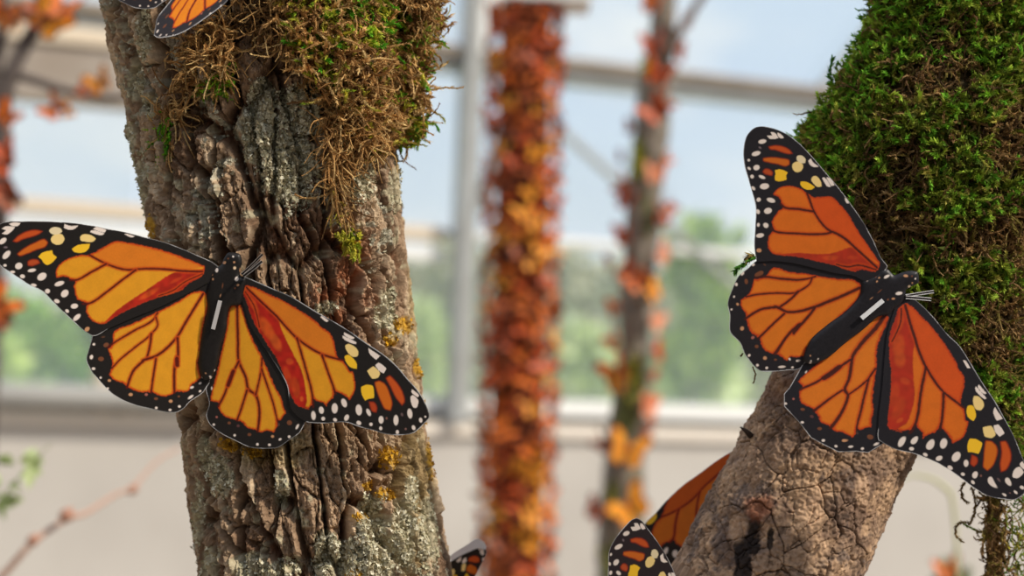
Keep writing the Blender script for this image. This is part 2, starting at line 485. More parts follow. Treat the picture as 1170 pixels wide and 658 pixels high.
# the right butterfly: the same print, cut out and bent differently
OUT_RUF = [(1014, 304)] + L_((1100,560),(1040,430),(960,280),(850,120),(760,0)) + K_((720,430),(600,290),(500,190),(380,110),(300,80),(220,65),(165,72),(100,130),(68,240),(72,360),(110,500),(150,640)) \
    + L_((92,130),(92,300),(85,480),(105,585)) + M_((430,92),(600,108),(800,155),(950,190),(1100,215)) + [(987, 320.7), (1000, 319)]
OUT_RUH = M_((312,92),(240,150),(170,210),(120,310),(80,440),(96,520)) + N_((100,240),(180,330),(220,420),(290,510),(340,550),(420,556),(560,545),(660,530),(700,480),(730,400),(790,300),(920,170),(1070,60)) \
    + [(988, 340), (994, 322)] + M_((1100,212),(950,187),(800,152),(600,105),(430,90))
OUT_RLF = [(1034.3, 336.6)] + O_((850,400),(950,500),(1080,655)) + S_((640,160),(740,310),(830,460),(950,640)) + T_((1010,330),(1080,460),(1150,630)) + [(1170, 527), (1172.5, 545), (1170.5, 563)] \
    + U_((1110,490),(1000,490),(880,465),(780,410),(660,320),(560,250),(420,175),(280,125),(150,95),(40,40)) + T_((10,510)) + R_((830,400)) + Q_((862,500),(882,250),(905,60)) + O_((625,500),(655,420),(690,350))
OUT_RLH = T_((8,508)) + R_((880,530),(750,610),(650,600),(510,605),(400,550),(290,490),(200,370),(78,240),(76,140)) + Q_((120,510),(200,370),(230,310),(300,290),(420,240),(560,120),(690,0)) \
    + O_((420,520),(560,450),(650,410),(628,500)) + Q_((922,60),(900,250),(880,500)) + R_((845,400))
OUT_RB = O_((640,170),(700,150),(780,135),(825,145),(835,230),(780,260),(735,290),(730,340),(690,400),(650,430),(600,480),(520,500),(400,600),(290,680)) + Q_((400,285),(330,315),(270,318),(230,290),(250,210)) \
    + N_((740,310),(880,180),(1030,70)) + O_((370,320),(380,215),(500,160),(540,120),(590,125))

def pr(a, b):  # landmark pairs (print -> photo)
    return list(zip(a, b))
LM_U = pr(B_((865,470)), L_((1082,622))) + pr(A_((1085,480),(850,430),(715,358),(745,345),(920,252),(600,558)), L_((700,352),(560,185),(505,40),(545,70),(700,70),(320,147))) \
    + pr(C_((700,188),(790,350)), L_((240,340),(230,525))) + pr(D_((60,343)), L_((300,530))) \
    + pr(A_((375,380),(645,305),(705,225),(460,238),(445,170),(265,297),(215,205),(570,135),(785,165)), K_((360,455),(572,540),(652,507),(495,392),(525,332),(335,340),(360,250),(625,365),(748,508))) \
    + pr(A_((1035,203)), L_((822,102))) + pr(A_((60,165),(115,110),(52,358),(22,247),(150,447),(335,532),(180,530),(270,600),(100,495)), K_((300,145),(360,138),(168,283),(216,187),(170,395),(235,545),(135,467),(145,560),(112,402))) \
    + pr(A_((475,588)) + C_((518,107),(595,208),(615,298),(697,392),(380,88),(455,168),(537,247)), L_((215,95),(192,182),(177,297),(130,378),(120,497),(118,92),(112,187),(115,293))) \
    + pr(B_((610,348)), L_((880,290)))
LM_UH = pr(D_((140,420),(800,92),(490,265),(90,535),(492,355),(440,430),(410,620),(645,465),(480,605),(860,330)), M_((440,150),(1110,255),(780,218),(300,222),(735,275),(640,340),(500,462),(770,468),(550,498),(985,525))) \
    + pr(E_((265,210)), M_((230,375))) + pr(E_((385,365)), M_((225,550))) + pr(E_((578,405),(765,405),(785,165),(975,290),(850,405),(950,170)), N_((330,285),(460,410),(630,210),(692,430),(545,465),(705,370))) \
    + pr(E_((178,140),(218,28)), M_((230,255),(345,188))) + pr(E_((735,478),(415,425),(540,425),(618,458),(620,532),(730,548),(805,520),(895,445),(970,398),(905,368),(970,335)), N_((378,448),(195,212),(280,285),(312,355),(252,427),(318,505),(393,527),(510,518),(598,523),(572,455),(640,472)))
LM_L = pr(F_((388,325),(850,540)), [O_((730,395))[0], S_((520,140))[0]]) + pr(G_((640,30),(800,185),(990,308),(1062,142),(640,345)), S_((290,140),(385,345),(520,540),(690,425),(110,380))) \
    + pr(G_((1130,352)) + H_((930,235),(1110,135),(880,262),(790,220),(1035,225)), T_((660,230),(270,440),(500,420),(160,440),(80,400),(370,480))) + pr(J_((415,325)), T_((600,530))) \
    + pr(I_((425,512),(432,422),(415,320),(615,450)), T_((745,290),(803,212),(830,120),(960,305))) + pr(I_((215,172)), S_((713,330))) + pr(J_((608,108),(665,72)), T_((888,440),(965,432))) \
    + pr(J_((560,268),(690,290),(785,250),(600,385),(930,340),(898,437),(787,490),(668,487),(490,408),(372,352),(297,395),(190,410),(127,453),(392,470),(300,487),(205,478),(798,585),(928,550),(490,512),(587,523)),
         U_((768,70),(895,140),(1020,150),(765,185),(1115,280),(1040,355),(903,350),(777,297),(625,153),(523,48),(420,60),(288,25),(190,35),(490,165),(380,135),(270,88),(1017,458),(1100,435),(578,240),(680,292))) \
    + pr(J_((568,428)), U_((706,205)))
LM_LH = pr(F_((310,485),(375,555)), [O_((550,485))[0], Q_((850,100))[0]]) + pr(G_((335,370),(265,510),(410,590),(520,350),(515,430)), Q_((620,280),(440,400),(560,525),(805,360),(750,440))) \
    + pr(H_((172,232)), Q_((210,520))) + pr(H_((470,145),(485,435),(320,350),(650,380),(712,295),(110,195),(610,447),(510,447),(230,322),(340,350)),
         R_((590,145),(450,405),(320,268),(655,445),(772,405),(190,40),(620,485),(480,435),(215,210),(335,290))) \
    + pr(H_((740,370),(803,402),(738,482),(665,503),(580,547),(484,543),(302,471),(135,385),(605,480),(420,465),(158,325)), R_((765,485),(815,540),(703,577),(608,562),(492,558),(390,512),(222,367),(88,217),(553,513),(360,418),(152,180))) \
    + pr(G_((238,100)), Q_((600,75)))
LM_B = pr(F_((250,60),(345,75),(318,270),(302,183),(158,200),(47,320)) + G_((70,520),(200,200)), O_((825,145),(838,230),(680,315),(765,262),(578,183),(425,215)) + Q_((250,300),(540,110)))

def tps(src, dst, lam=0.6):
    """smooth map fitted src -> dst, returns function"""
    s = np.array(src, float); d = np.array(dst, float); n = len(s)
    mu = s.mean(0); sc_ = 100.0; s = (s - mu) / sc_
    def ker(a, b):
        r2 = ((a[:, None] - b[None]) ** 2).sum(-1)
        return np.where(r2 > 1e-12, r2 * np.log(r2 + 1e-12), 0)
    Kk = ker(s, s) + np.eye(n) * lam * 0.002
    Pm = np.c_[np.ones(n), s]
    Am = np.block([[Kk, Pm], [Pm.T, np.zeros((3, 3))]])
    w = np.linalg.solve(Am, np.r_[d, np.zeros((3, 2))])
    def fn(q):
        qq = (np.asarray(q, float) - mu) / sc_
        return ker(qq, s) @ w[:n] + np.c_[np.ones(len(qq)), qq] @ w[n:]
    return fn

def affine(pairs):
    s = np.array([a for a, b in pairs]); d = np.array([b for a, b in pairs])
    X, *_ = np.linalg.lstsq(np.c_[s, np.ones(len(s))], d, rcond=None)
    Am = X[:2]; b = X[2]; Ai = np.linalg.inv(Am)
    return (lambda q: np.asarray(q) @ Am + b), (lambda q: (np.asarray(q) - b) @ Ai)

PAL_A = dict(black=(31, 27, 26), fore=(222, 151, 34), cell1=(215, 120, 31), hind=(220, 151, 34), edge=(198, 70, 18), vein=(84, 16, 9), smear=(196, 60, 30), smear_f=0.0, sp=1.0)
PAL_B = dict(black=(33, 30, 35), fore=(210, 104, 28), cell1=(204, 80, 26), hind=(212, 114, 30), edge=(190, 64, 20), vein=(66, 26, 21), vw=1.15, smear=(168, 58, 32), smear_f=0.45, sp=0.97)

EDGE_W = srgb(206, 204, 206)
def sheet(name, outline, zfun, colfun, mats, parent, smooth=True, step=0.9, thick=0.00035, rim=0.75, rim_skip=None, dome=0.0, rim_on=None):
    """a piece cut from printed card: fine front face, white back and white cut edge"""
    ol = resample(outline, step=step, smooth=smooth)
    lo, hi = ol.min(0), ol.max(0)
    gx, gy = np.meshgrid(np.arange(lo[0], hi[0], step), np.arange(lo[1], hi[1], step * 0.87))
    gx[::2] += step / 2
    g = np.c_[gx.ravel(), gy.ravel()]
    g = g[inside(g, ol)]
    dg = segdist(g, ol, np.roll(ol, -1, 0))
    g = g[dg > step * 0.6]
    n = len(ol)
    pts = [Vector(p) for p in np.r_[ol, g]]
    ed = [(i, (i + 1) % n) for i in range(n)]
    res = geometry.delaunay_2d_cdt(pts, ed, [], 0, 1e-5)
    q = np.array([(v.x, v.y) for v in res[0]])
    tri = np.array([f for f in res[2] if len(f) == 3], np.int64)
    cen = q[tri].mean(1)
    tri = tri[inside(cen, ol)]
    # orient towards the camera (image rows run downwards)
    a, b, c = q[tri[:, 0]], q[tri[:, 1]], q[tri[:, 2]]
    area = (b[:, 0]-a[:, 0])*(c[:, 1]-a[:, 1]) - (b[:, 1]-a[:, 1])*(c[:, 0]-a[:, 0])
    tri[area > 0] = tri[area > 0][:, ::-1]
    dist = segdist(q, ol, np.roll(ol, -1, 0))
    col = colfun(q)
    if rim > 0:
        nzv = vnoise(np.c_[q * 0.09, np.zeros(len(q))], 77)
        f = sstep(rim, rim * 0.25, dist) * (0.35 + 0.65 * sstep(0.35, 0.6, nzv))
        if rim_skip is not None:
            f = f * sstep(1.2, 3.5, segdist(q, np.array(rim_skip[:-1], float), np.array(rim_skip[1:], float)))
        if rim_on is not None:
            f = np.maximum(f, sstep(2.2, 1.2, dist) * sstep(2.6, 1.4, segdist(q, np.array(rim_on[:-1], float), np.array(rim_on[1:], float))))
        col = mixc(col, EDGE_W, f)
    z = zfun(q)
    if dome: z = z - dome * (1 - np.exp(-dist / 2.5))
    front = P(q[:, 0], q[:, 1], z)
    back = front + CF * thick
    # boundary edges of the triangulation
    e = np.concatenate([tri[:, [0, 1]], tri[:, [1, 2]], tri[:, [2, 0]]])
    key = np.sort(e, 1); kk = key[:, 0] * len(q) + key[:, 1]
    u, inv, cnt = np.unique(kk, return_inverse=True, return_counts=True)
    be = e[cnt[inv] == 1]
    N = len(q)
    # rim strip has its own vertices so that it stays white
    rv = np.concatenate([front[be[:, 0]], front[be[:, 1]], back[be[:, 1]], back[be[:, 0]]])
    m = len(be); idx = np.arange(m) + 2 * N
    quads = np.c_[idx + m, idx, idx + 3 * m, idx + 2 * m]
    verts = np.r_[front, back, rv]
    faces = [tri, tri[:, ::-1] + N, quads]
    mi = np.r_[np.zeros(len(tri)), np.ones(len(tri)), np.zeros(m)]
    ec = np.tile(EDGE_W, (m, 1))
    if rim_skip is not None:
        near = segdist(q[be[:, 0]], np.array(rim_skip[:-1], float), np.array(rim_skip[1:], float)) < 3.5
        ec[near] = srgb(34, 30, 30)
    cols = np.r_[col, np.tile(EDGE_W, (N, 1)), np.tile(ec, (4, 1))]
    return mk(name, verts, faces, mats, parent, colors=cols, matidx=mi)
# ------------------------------------------------------------------ butterflies
M_card = material('printed_card', rough=0.42, tint=True, spec=0.35, bump=(700, 0.05, 0.0002), trans=0.12)
M_back = material('white_card', color=srgb(214, 212, 214), rough=0.6, trans=0.1)
M_clip = material('clear_plastic_clip', color=srgb(190, 186, 186), rough=0.25, spec=0.6)
M_clip2 = material('white_plastic_clip', color=srgb(238, 238, 240), rough=0.3, spec=0.6)
M_black = material('black_print', color=srgb(34, 30, 32), rough=0.45)
MM = 0.0004

def fold_depth(ax0, ax1, Z0, dz_axis, slope, curve, side, off=0.0, slope_axis=0.0):
    """card bent along the body axis: depth as a function of the distance from the fold"""
    a = np.array(ax0, float); b = np.array(ax1, float); d = (b - a) / np.linalg.norm(b - a)
    nrm = np.array([-d[1], d[0]])
    def fn(q):
        s = (q - a) @ nrm * side * MM
        t = (q - a) @ d * MM
        s = np.maximum(s, -0.004)
        ss = np.where(s > 0, s, 0)
        return Z0 + dz_axis * t - slope * ss + curve * ss * ss + slope_axis * t * ss + off
    return fn

def sub(name, parent):  # plain wrapper so every sheet hangs under its butterfly
    return name

def bar(name, a, b, w, h, mat, parent):
    a = np.array(a); b = np.array(b); d = (b - a) / np.linalg.norm(b - a)
    sd = np.cross(d, CF); sd /= np.linalg.norm(sd); up = np.cross(sd, d)
    vs = []; prof = [(-.5, -.5), (.5, -.5), (.5, .2), (.3, .5), (-.3, .5), (-.5, .2)]
    for p in (a, b):
        for x, y in prof: vs.append(p + sd * w * x + up * h * y)
    fs = [[i, (i + 1) % 6, 6 + (i + 1) % 6, 6 + i] for i in range(6)] + [list(range(5, -1, -1)), list(range(6, 12))]
    return mk(name, vs, fs, mat, parent, smooth=False)

def antenna(parent, path, zf, w=3.0):
    p = np.array(path, float); z = zf(p)
    d = np.gradient(p, axis=0); d /= np.linalg.norm(d, axis=1)[:, None]; n = np.c_[-d[:, 1], d[:, 0]]
    prof = [(-w/2, 0.0), (-w*.33, 0.0), (w*.33, 0.0), (w/2, 0.0)]
    vs, fs, mi = [], [], []
    m = len(p)
    for layer in (0, 1):
        for i in range(m):
            for o, _ in prof:
                vs.append(P(*(p[i] + n[i] * o), z[i] + layer * 0.0004))
    L = 4
    for i in range(m - 1):
        for j in range(3):
            a = i * L + j
            fs.append([a, a + 1, a + L + 1, a + L]); mi.append(1 if j == 1 else 0)
            b = a + m * L
            fs.append([b, b + L, b + L + 1, b + 1]); mi.append(0)
        for j in (0, 3):
            a = i * L + j; fs.append([a, a + L, a + L + m * L, a + m * L]); mi.append(0)
    return mk('antenna', vs, fs, [M_back, M_black], parent, smooth=False, matidx=mi)

def body_paint(q, pal, src=None):
    s = q if src is None else src(q)
    col = np.tile(srgb(*pal['black']) * 0.8, (len(q), 1)) * (1 + 0.6 * (vnoise(np.c_[q * 0.7, 0 * q[:, :1]], 5) - .5))[:, None]
    return ells(s, col, BODY_ELLS, pal['sp'])

MC = [M_card, M_back]
# -- A: the left butterfly, on the ridged trunk
axA = ((262, 300), (239, 438))
bA = thing('paper_butterfly', 'large bright orange paper butterfly spread on the front of the ridged lichen-covered trunk', 'butterfly', P(250, 370, 0.866), 'paper butterflies near the camera')
zAL = fold_depth(*axA, 0.868, 0.01, 0.20, 0.3, +1)
zAR = fold_depth(*axA, 0.868, 0.01, 0.14, 0.4, -1)
def o(f, d): return lambda q: f(q) + d
sheet('forewing', OUT_LF, zAL, lambda q: paint(q, ARTL, PAL_A), MC, bA, rim_skip=DIV_L)
sheet('hindwing', OUT_LH, o(zAL, 0.0006), lambda q: paint(q, ARTL, PAL_A), MC, bA, rim_skip=DIV_L + [(246, 330), (243, 420)])
DIV_R = [(348, 481), (333, 468), (320, 430), (296, 388), (283, 365), (279, 350), (274, 328)]
TOP_A = F_((385,255),(600,345),(950,530),(1169,655)) + I_((560,370),(700,465),(800,555)) + J_((880,160),(960,250))
sheet('forewing', OUT_RF, zAR, lambda q: paint(q, ARTR, PAL_A), MC, bA, rim_skip=DIV_R, rim_on=None, rim=1.1)
sheet('hindwing', OUT_RH, o(zAR, 0.0006), lambda q: paint(q, ARTR, PAL_A), MC, bA, rim_skip=DIV_R + [(262, 365), (246, 430)])
zAb = lambda q: 0.8668 + 0.01 * (q[:, 1] - 300) * MM
sheet('body', OUT_B, zAb, lambda q: body_paint(q, PAL_A), MC, bA, dome=0.0016, rim=0, rim_skip=OUT_B + OUT_B[:1])
bar('wire_clip', P(251.6, 343.5, .8628), P(243.5, 376, .8640), 0.0018, 0.0009, M_clip, bA)
antenna(bA, [(276, 313.5), (287, 303.5), (300, 290.5)], lambda q: 0.866 - 0.0006 * (q[:, 0] - 276))
antenna(bA, [(278, 315.5), (288, 308), (299.5, 298.5)], lambda q: 0.8665 - 0.0004 * (q[:, 0] - 278), w=3.6)

# -- B: the right butterfly, on the mossy limb
axB = ((1045, 316), (928, 410))
bB = thing('paper_butterfly', 'large deep orange paper butterfly spread where the bare limb meets green moss', 'butterfly', P(985, 360, 0.855), 'paper butterflies near the camera')
zBU = fold_depth(*axB, 0.853, 0.02, 0.16, 0.3, +1)
zBL = fold_depth(*axB, 0.853, 0.02, 0.12, 0.5, -1)
def tp(lm):
    return tps([b for a, b in lm], [a for a, b in lm])
tU, tUH, tL, tLH, tB = tp(LM_U), tp(LM_UH), tp(LM_L), tp(LM_LH), tp(LM_B)
DIV_BU = M_((312,92),(430,90),(600,106),(800,153),(950,188),(1100,213)) + [(990, 321)]
sheet('forewing', OUT_RUF, zBU, lambda q: paint(tU(q), ARTL, PAL_B), MC, bB, rim_skip=DIV_BU)
sheet('hindwing', OUT_RUH, o(zBU, 0.0006), lambda q: paint(tUH(q), ARTL, PAL_B), MC, bB, rim_skip=DIV_BU + N_((1070,60),(900,190),(700,440)))
DIV_BL = [(1003.6, 487), (1008, 441), (1010.8, 405.7), (1013.8, 379), (1019, 361), (1026, 350)]
sheet('forewing', OUT_RLF, zBL, lambda q: paint(tL(q), ARTR, PAL_B), MC, bB, rim_skip=DIV_BL, rim=0.8)
sheet('hindwing', OUT_RLH, o(zBL, 0.0005), lambda q: paint(tLH(q), ARTR, PAL_B), MC, bB, smooth=False, rim_skip=DIV_BL + Q_((690,0),(300,290)), rim=0.85)
zBb = lambda q: 0.8518 + 0.02 * np.maximum(0, (1045 - q[:, 0])) * 1.28 * MM
sheet('body', OUT_RB, zBb, lambda q: body_paint(q, PAL_B, tB), MC, bB, dome=0.0012, rim=0, rim_skip=OUT_RB + OUT_RB[:1])
bar('wire_clip', P(984.3, 363.5, .8495), P(1009, 343, .8478), 0.0020, 0.0010, M_clip2, bB)
antenna(bB, [(1035, 338), (1050, 335.5), (1067, 333)], lambda q: 0.8515 + 0.0001 * (q[:, 0] - 1035), w=3.4)
antenna(bB, [(1035, 339.5), (1049, 340.5), (1064, 342)], lambda q: 0.8512 + 0.0001 * (q[:, 0] - 1035), w=3.8)

# -- smaller ones, partly in view: the same print at other sizes
def placed(b, fwd, inv, names, z, pal, mats=MC, **kw):
    for nm in names:
        ol, art = {'LF': (OUT_LF, ARTL), 'LH': (OUT_LH, ARTL), 'RF': (OUT_RF, ARTR), 'RH': (OUT_RH, ARTR)}[nm]
        ol = fwd(np.array(ol, float))
        sheet('forewing' if nm[1] == 'F' else 'hindwing', [tuple(p) for p in ol], z if nm[1] == 'F' else o(z, .0005),
              lambda q, art=art: paint(inv(q), art, pal), mats, b, step=kw.get('step', 0.9), rim=kw.get('rim', 0.8), rim_on=kw.get('rim_on'))
    if kw.get('body'):
        bo = fwd(np.array(OUT_B, float))
        sheet('body', [tuple(p) for p in bo], o(z, -.0005), lambda q: body_paint(q, pal, inv), mats, b, dome=0.001, rim=.5)

# C: tip rising from the bottom edge in front of the bare limb
LMc = pr(A_((265,297),(215,205),(460,238),(52,358),(25,247),(375,380),(445,170),(150,447),(60,165)), V_((385,495),(425,390),(505,548),(257,425),(318,317),(380,610),(540,487),(235,552),(395,270)))
fC, iC = affine(LMc)
pC = fC(np.array([(250, 370)]))[0]
bC = thing('paper_butterfly', 'dark rounded paper butterfly wing tip rising beside the bare limb at the bottom', 'butterfly', P(pC[0], pC[1], .88), 'paper butterflies near the camera')
zC = lambda q: 0.872 + 0 * q[:, 0] + 0.00006 * (q[:, 1] - 600)
placed(bC, fC, iC, ['LF', 'LH'], zC, dict(PAL_B, black=(40, 30, 34)), rim_on=V_((255,185),(200,280),(170,400),(155,658)), body=True)

# D: the wing showing its paler side behind the limb, its black border trimmed off along the front
LMd = [((233.6, 307), (842.9, 514.3)), ((154, 308.6), (799.3, 562)), ((121.4, 301.4), (775.7, 581.3)), ((92, 283.6), (744, 592.6)), ((85.7, 320), (768.6, 616)),
       ((74, 335.3), (771.4, 632.6)), ((67.9, 324), (760.4, 629.7))]
fD, iD = affine(LMd)
tD = tps([b for a, b in LMd] + X_((740,165),(500,340),(330,495)), [a for a, b in LMd] + [(190, 288.5), (143, 279.5), (116, 279)])
bD = thing('paper_butterfly', 'plain orange paper butterfly wing with dark red veins poking out behind the bare limb', 'butterfly', P(842, 514, .965), 'paper butterflies near the camera')
OUT_D = X_((930,60),(870,85),(740,165),(620,255),(500,340),(420,410),(340,490),(270,570),(200,640)) + [(733, 606), (737, 625), (750, 640), (775, 655), (800, 650), (830, 610), (860, 560), (868, 525), (860, 505), (850, 500)]
palD = dict(PAL_A, fore=(208, 108, 22), cell1=(202, 88, 20), edge=(190, 66, 18), vein=(110, 14, 8), black=(30, 22, 26))
sheet('forewing', OUT_D, lambda q: 0.962 + 0.0002 * (850 - q[:, 0]), lambda q: paint(tD(q), ARTL, palD), MC, bD, rim=0.5)
bod = [(862, 500), (868, 498), (874, 505), (880, 530), (878, 560), (868, 566), (861, 540), (858, 515)]
sheet('body', bod, lambda q: 0.968 + 0 * q[:, 0], lambda q: np.tile(srgb(32, 28, 30), (len(q), 1)), MC, bD, dome=.001, rim=.4)

# E: small tip behind the right side of the ridged trunk, a broad uncut white margin along its top
LMe = [((452, 445.7), (542.6, 640)), ((438.6, 451.4), (539, 650.5)), ((426.9, 425.4), (529, 648.4)), ((435, 420.3), (531, 640)), ((427.9, 404.3), (524.5, 639)), ((472.9, 458.6), (550, 631))]
fE, iE = affine(LMe)
bE = thing('paper_butterfly', 'small paper butterfly tip with broad white margin behind lower right of ridged trunk', 'butterfly', P(500, 670, .99), 'paper butterflies near the camera')
k9 = lambda *p: [(480 + u / 9.67, 590 + v / 9.67) for u, v in p]
OUT_E = k9((345,490),(430,440),(540,388),(640,350),(715,345),(735,390),(700,480),(660,560),(610,660)) + [(536, 668), (515, 690), (480, 700), (480, 668), (500, 650)]
zE = lambda q: 0.985 - 0.0001 * (q[:, 0] - 500)
sheet('forewing', OUT_E, zE, lambda q: paint(iE(q), ARTR, PAL_A), MC, bE, rim=.4, step=.7)
sheet('white_margin', k9((330,445),(380,400),(500,325),(640,250),(700,280),(728,335),(722,365),(640,352),(540,390),(430,442),(345,495)), o(zE, -.0006),
      lambda q: np.tile(srgb(222, 220, 226), (len(q), 1)), MC, bE, rim=0, step=.8)

# F: hind wing hanging into view at the top of the ridged trunk
LMf = [((112, 434), (191, 42)), ((201, 471), (258, 3)), ((104, 388), (177, 27)), ((137, 455.7), (206, 38))]
fF, iF = affine(LMf)
bF = thing('paper_butterfly', 'glossy paper butterfly above, its orange hind wing cut off by the top edge', 'butterfly', P(235, -60, .855), 'paper butterflies near the camera')
zF = lambda q: 0.842 - 0.00006 * (q[:, 1] - 20)
PAL_F = dict(PAL_A, fore=(240, 140, 24), hind=(240, 140, 24), edge=(210, 70, 20), black=(48, 44, 48))
placed(bF, fF, iF, ['LH'], zF, PAL_F, rim=1.2)
placed(bF, lambda q: (np.asarray(q) - (300, 511)) * .7 + (164, 9), lambda q: (np.asarray(q) - (164, 9)) / .7 + (300, 511), ['RH'], lambda q: 0.850 + 0 * q[:, 0], PAL_F)
# ------------------------------------------------------------------ trunks
def spline(ctrl, n):
    """Catmull-Rom through rows of ctrl at n params"""
    c = np.array(ctrl, float); m = len(c)
    t = np.asarray(n, float); i = np.clip(np.floor(t).astype(int), 0, m - 2); f = (t - i)[:, None]
    p0, p1, p2, p3 = c[np.maximum(i - 1, 0)], c[i], c[i + 1], c[np.minimum(i + 2, m - 1)]
    return 0.5 * ((2 * p1) + (-p0 + p2) * f + (2*p0 - 5*p1 + 4*p2 - p3) * f**2 + (-p0 + 3*p1 - 3*p2 + p3) * f**3)

class Tube:
    """ctrl rows: world x, y, z, radius (from the ground up); finely divided between zlo and zhi, finest on the side that faces the viewpoint"""
    def __init__(self, ctrl, zlo, zhi, fine, nth_front, nth_back, coarse=0.008, front=math.radians(115)):
        c = np.array(ctrl, float); T = np.linspace(0, len(c) - 1, 3000); cc = spline(c, T)
        L = np.r_[0, np.cumsum(np.linalg.norm(np.diff(cc[:, :3], axis=0), axis=1))]
        dens = np.where((cc[:, 2] > zlo) & (cc[:, 2] < zhi), 1 / fine, 1 / coarse)
        cum = np.r_[0, np.cumsum((dens[1:] + dens[:-1]) / 2 * np.diff(L))]
        n = int(cum[-1]) + 1
        tt = np.interp(np.linspace(0, cum[-1], n), cum, T)
        self.c = spline(c, tt); self.len = np.interp(tt, T, L)
        ax = np.gradient(self.c[:, :3], axis=0); ax /= np.linalg.norm(ax, axis=1)[:, None]
        tow = np.array([0, -1.0, 0]); e1 = tow - ax * (ax @ tow)[:, None]; e1 /= np.linalg.norm(e1, axis=1)[:, None]
        e2 = np.cross(ax, e1)
        th = np.r_[np.linspace(-front, front, nth_front), np.linspace(front, 2 * math.pi - front, nth_back + 2)[1:-1]]
        self.th = th; self.n = n; self.m = len(th); self.ax = ax
        self.nrm = e1[:, None] * np.cos(th)[None, :, None] + e2[:, None] * np.sin(th)[None, :, None]
        self.base = self.c[:, None, :3] + self.nrm * self.c[:, None, 3:4]
        r = self.c[:, 3].mean()
        self.q = np.stack([np.cos(th)[None] * r + 0 * self.len[:, None], np.sin(th)[None] * r + 0 * self.len[:, None], self.len[:, None] + 0 * th[None]], -1).reshape(-1, 3)
    def build(self, disp):
        d = disp.reshape(self.n, self.m)
        self.v = self.base + self.nrm * d[..., None]
        return self.v.reshape(-1, 3)
    def faces(self):
        i = np.arange(self.n - 1)[:, None] * self.m; j = np.arange(self.m)[None]
        a = i + j; b = i + (j + 1) % self.m
        q = np.stack([a, b, b + self.m, a + self.m], -1).reshape(-1, 4)
        cap = [np.arange(self.m)[::-1][None], ((self.n - 1) * self.m + np.arange(self.m))[None]]
        return [q] + cap
    def normals(self):
        gy = np.gradient(self.v, axis=0); gx = np.gradient(self.v, axis=1)
        n = np.cross(gx, gy); n /= np.linalg.norm(n, axis=2)[..., None] + 1e-12
        s = np.sign((n * self.nrm).sum(-1, keepdims=True)); return (n * s)

def to_px(v):
    d = v - C0; z = d @ CF
    return np.stack([W / 2 + (d @ CR) / z * FPX, H / 2 - (d @ CU) / z * FPX], -1), z

def pxctrl(rows):
    """rows of (column, row, distance, radius in photo columns) -> world control rows"""
    return [list(P(x, y, z)) + [r * z / FPX] for x, y, z, r in rows]

M_bark = material('bark', tint=True, rough=0.9, spec=0.15, bump=(900, 0.55, 0.0006), noise=(260, (0.62, 0.58, 0.55), 0.40, 0.75))
M_bark2 = material('smooth_bark', tint=True, rough=0.85, spec=0.2, bump=(700, 0.5, 0.0005), noise=(200, (0.66, 0.62, 0.60), 0.42, 0.75))

# -- the ridged trunk on the left
tr = pxctrl([(440, 900, .945, 146), (408, 780, .94, 144), (374, 658, .935, 142), (351, 530, .935, 141), (335, 400, .935, 141), (321, 290, .934, 144), (306, 190, .933, 148), (292, 100, .932, 154), (277, 0, .932, 162), (262, -110, .935, 172), (250, -240, .94, 180)])
x0, y0, z0, r0_ = tr[0]; xt, yt, zt, rt = tr[-1]
ctrl = [[x0 - .035, y0 + .02, 0.0, r0_ * 1.35], [x0 - .03, y0 + .015, .12, r0_ * 1.15], [x0 - .015, y0 + .01, .5, r0_ * 1.04], [x0 + .005, y0, .85, r0_]] + tr + [[xt - .03, yt, zt + .35, rt], [xt - .02, yt + .03, zt + .8, rt * .8]]
zb, zt_ = P(400, 668, .9)[2], P(250, -8, .9)[2]
T1 = Tube(ctrl, zb - .01, zt_ + .01, 0.00038, 560, 150)
q = T1.q
wq = q + (np.c_[fbm(q * 45, 3, 1), fbm(q * 45, 3, 2), fbm(q * 25, 3, 3)] - .5) * np.array([.008, .008, .02])
d1, d2, id1 = voronoi(wq * np.array([1/.0155, 1/.0155, 1/.062]), 5)
e1 = d2 - d1
wq2 = q + (np.c_[fbm(q * 110, 3, 11), fbm(q * 110, 3, 12), fbm(q * 90, 3, 13)] - .5) * np.array([.006, .006, .008])
d1b, d2b, id2 = voronoi(wq2 * np.array([1/.0085, 1/.0085, 1/.024]), 25)
e2 = d2b - d1b
fine = fbm(q * np.array([520, 520, 340]), 4, 31, .7)
rdg = lambda qq, s_: 1 - np.abs(2 * vnoise(qq, s_) - 1)
fib = rdg(q * np.array([330, 330, 90]), 35) * .6 + rdg(q * np.array([620, 620, 200]) + 3, 36) * .4
grit = vnoise(q * 1150, 33) * .5 + vnoise(q * 700, 34) * .5
mid = fbm(q * np.array([160, 160, 34]), 4, 41, .55)
ridge = sstep(.015, .17, e1)
crack = sstep(.0, .13, e2)
terr = fbm(wq2 * np.array([220, 220, 36]), 3, 51, .6); terr = (np.floor(terr * 9) + sstep(.42, .58, terr * 9 - np.floor(terr * 9))) / 9
plate = .0035 * (id1 - .4) + .0030 * (id2 - .5)
h = .0105 * ridge ** .7 + ridge * (.0032 * (crack - 1) + plate) + .0022 * (mid - .5) + .0034 * (fine - .5) + .0020 * (grit - .5) + .0085 * (terr - .5) - .0034 * (fib ** 2 - .3)
# long flutes running with the trunk
flute = fbm(np.c_[q[:, 0] * 26, q[:, 1] * 26, q[:, 2] * 3], 2, 61)
h += .004 * (flute - .5)
h -= .0092
hm = h.mean(); th_ = np.abs(np.tile(T1.th, T1.n)); h = hm + (h - hm) * (1 - .5 * sstep(.8, 1.35, th_))
v1 = T1.build(h)
px1, _ = to_px(v1)
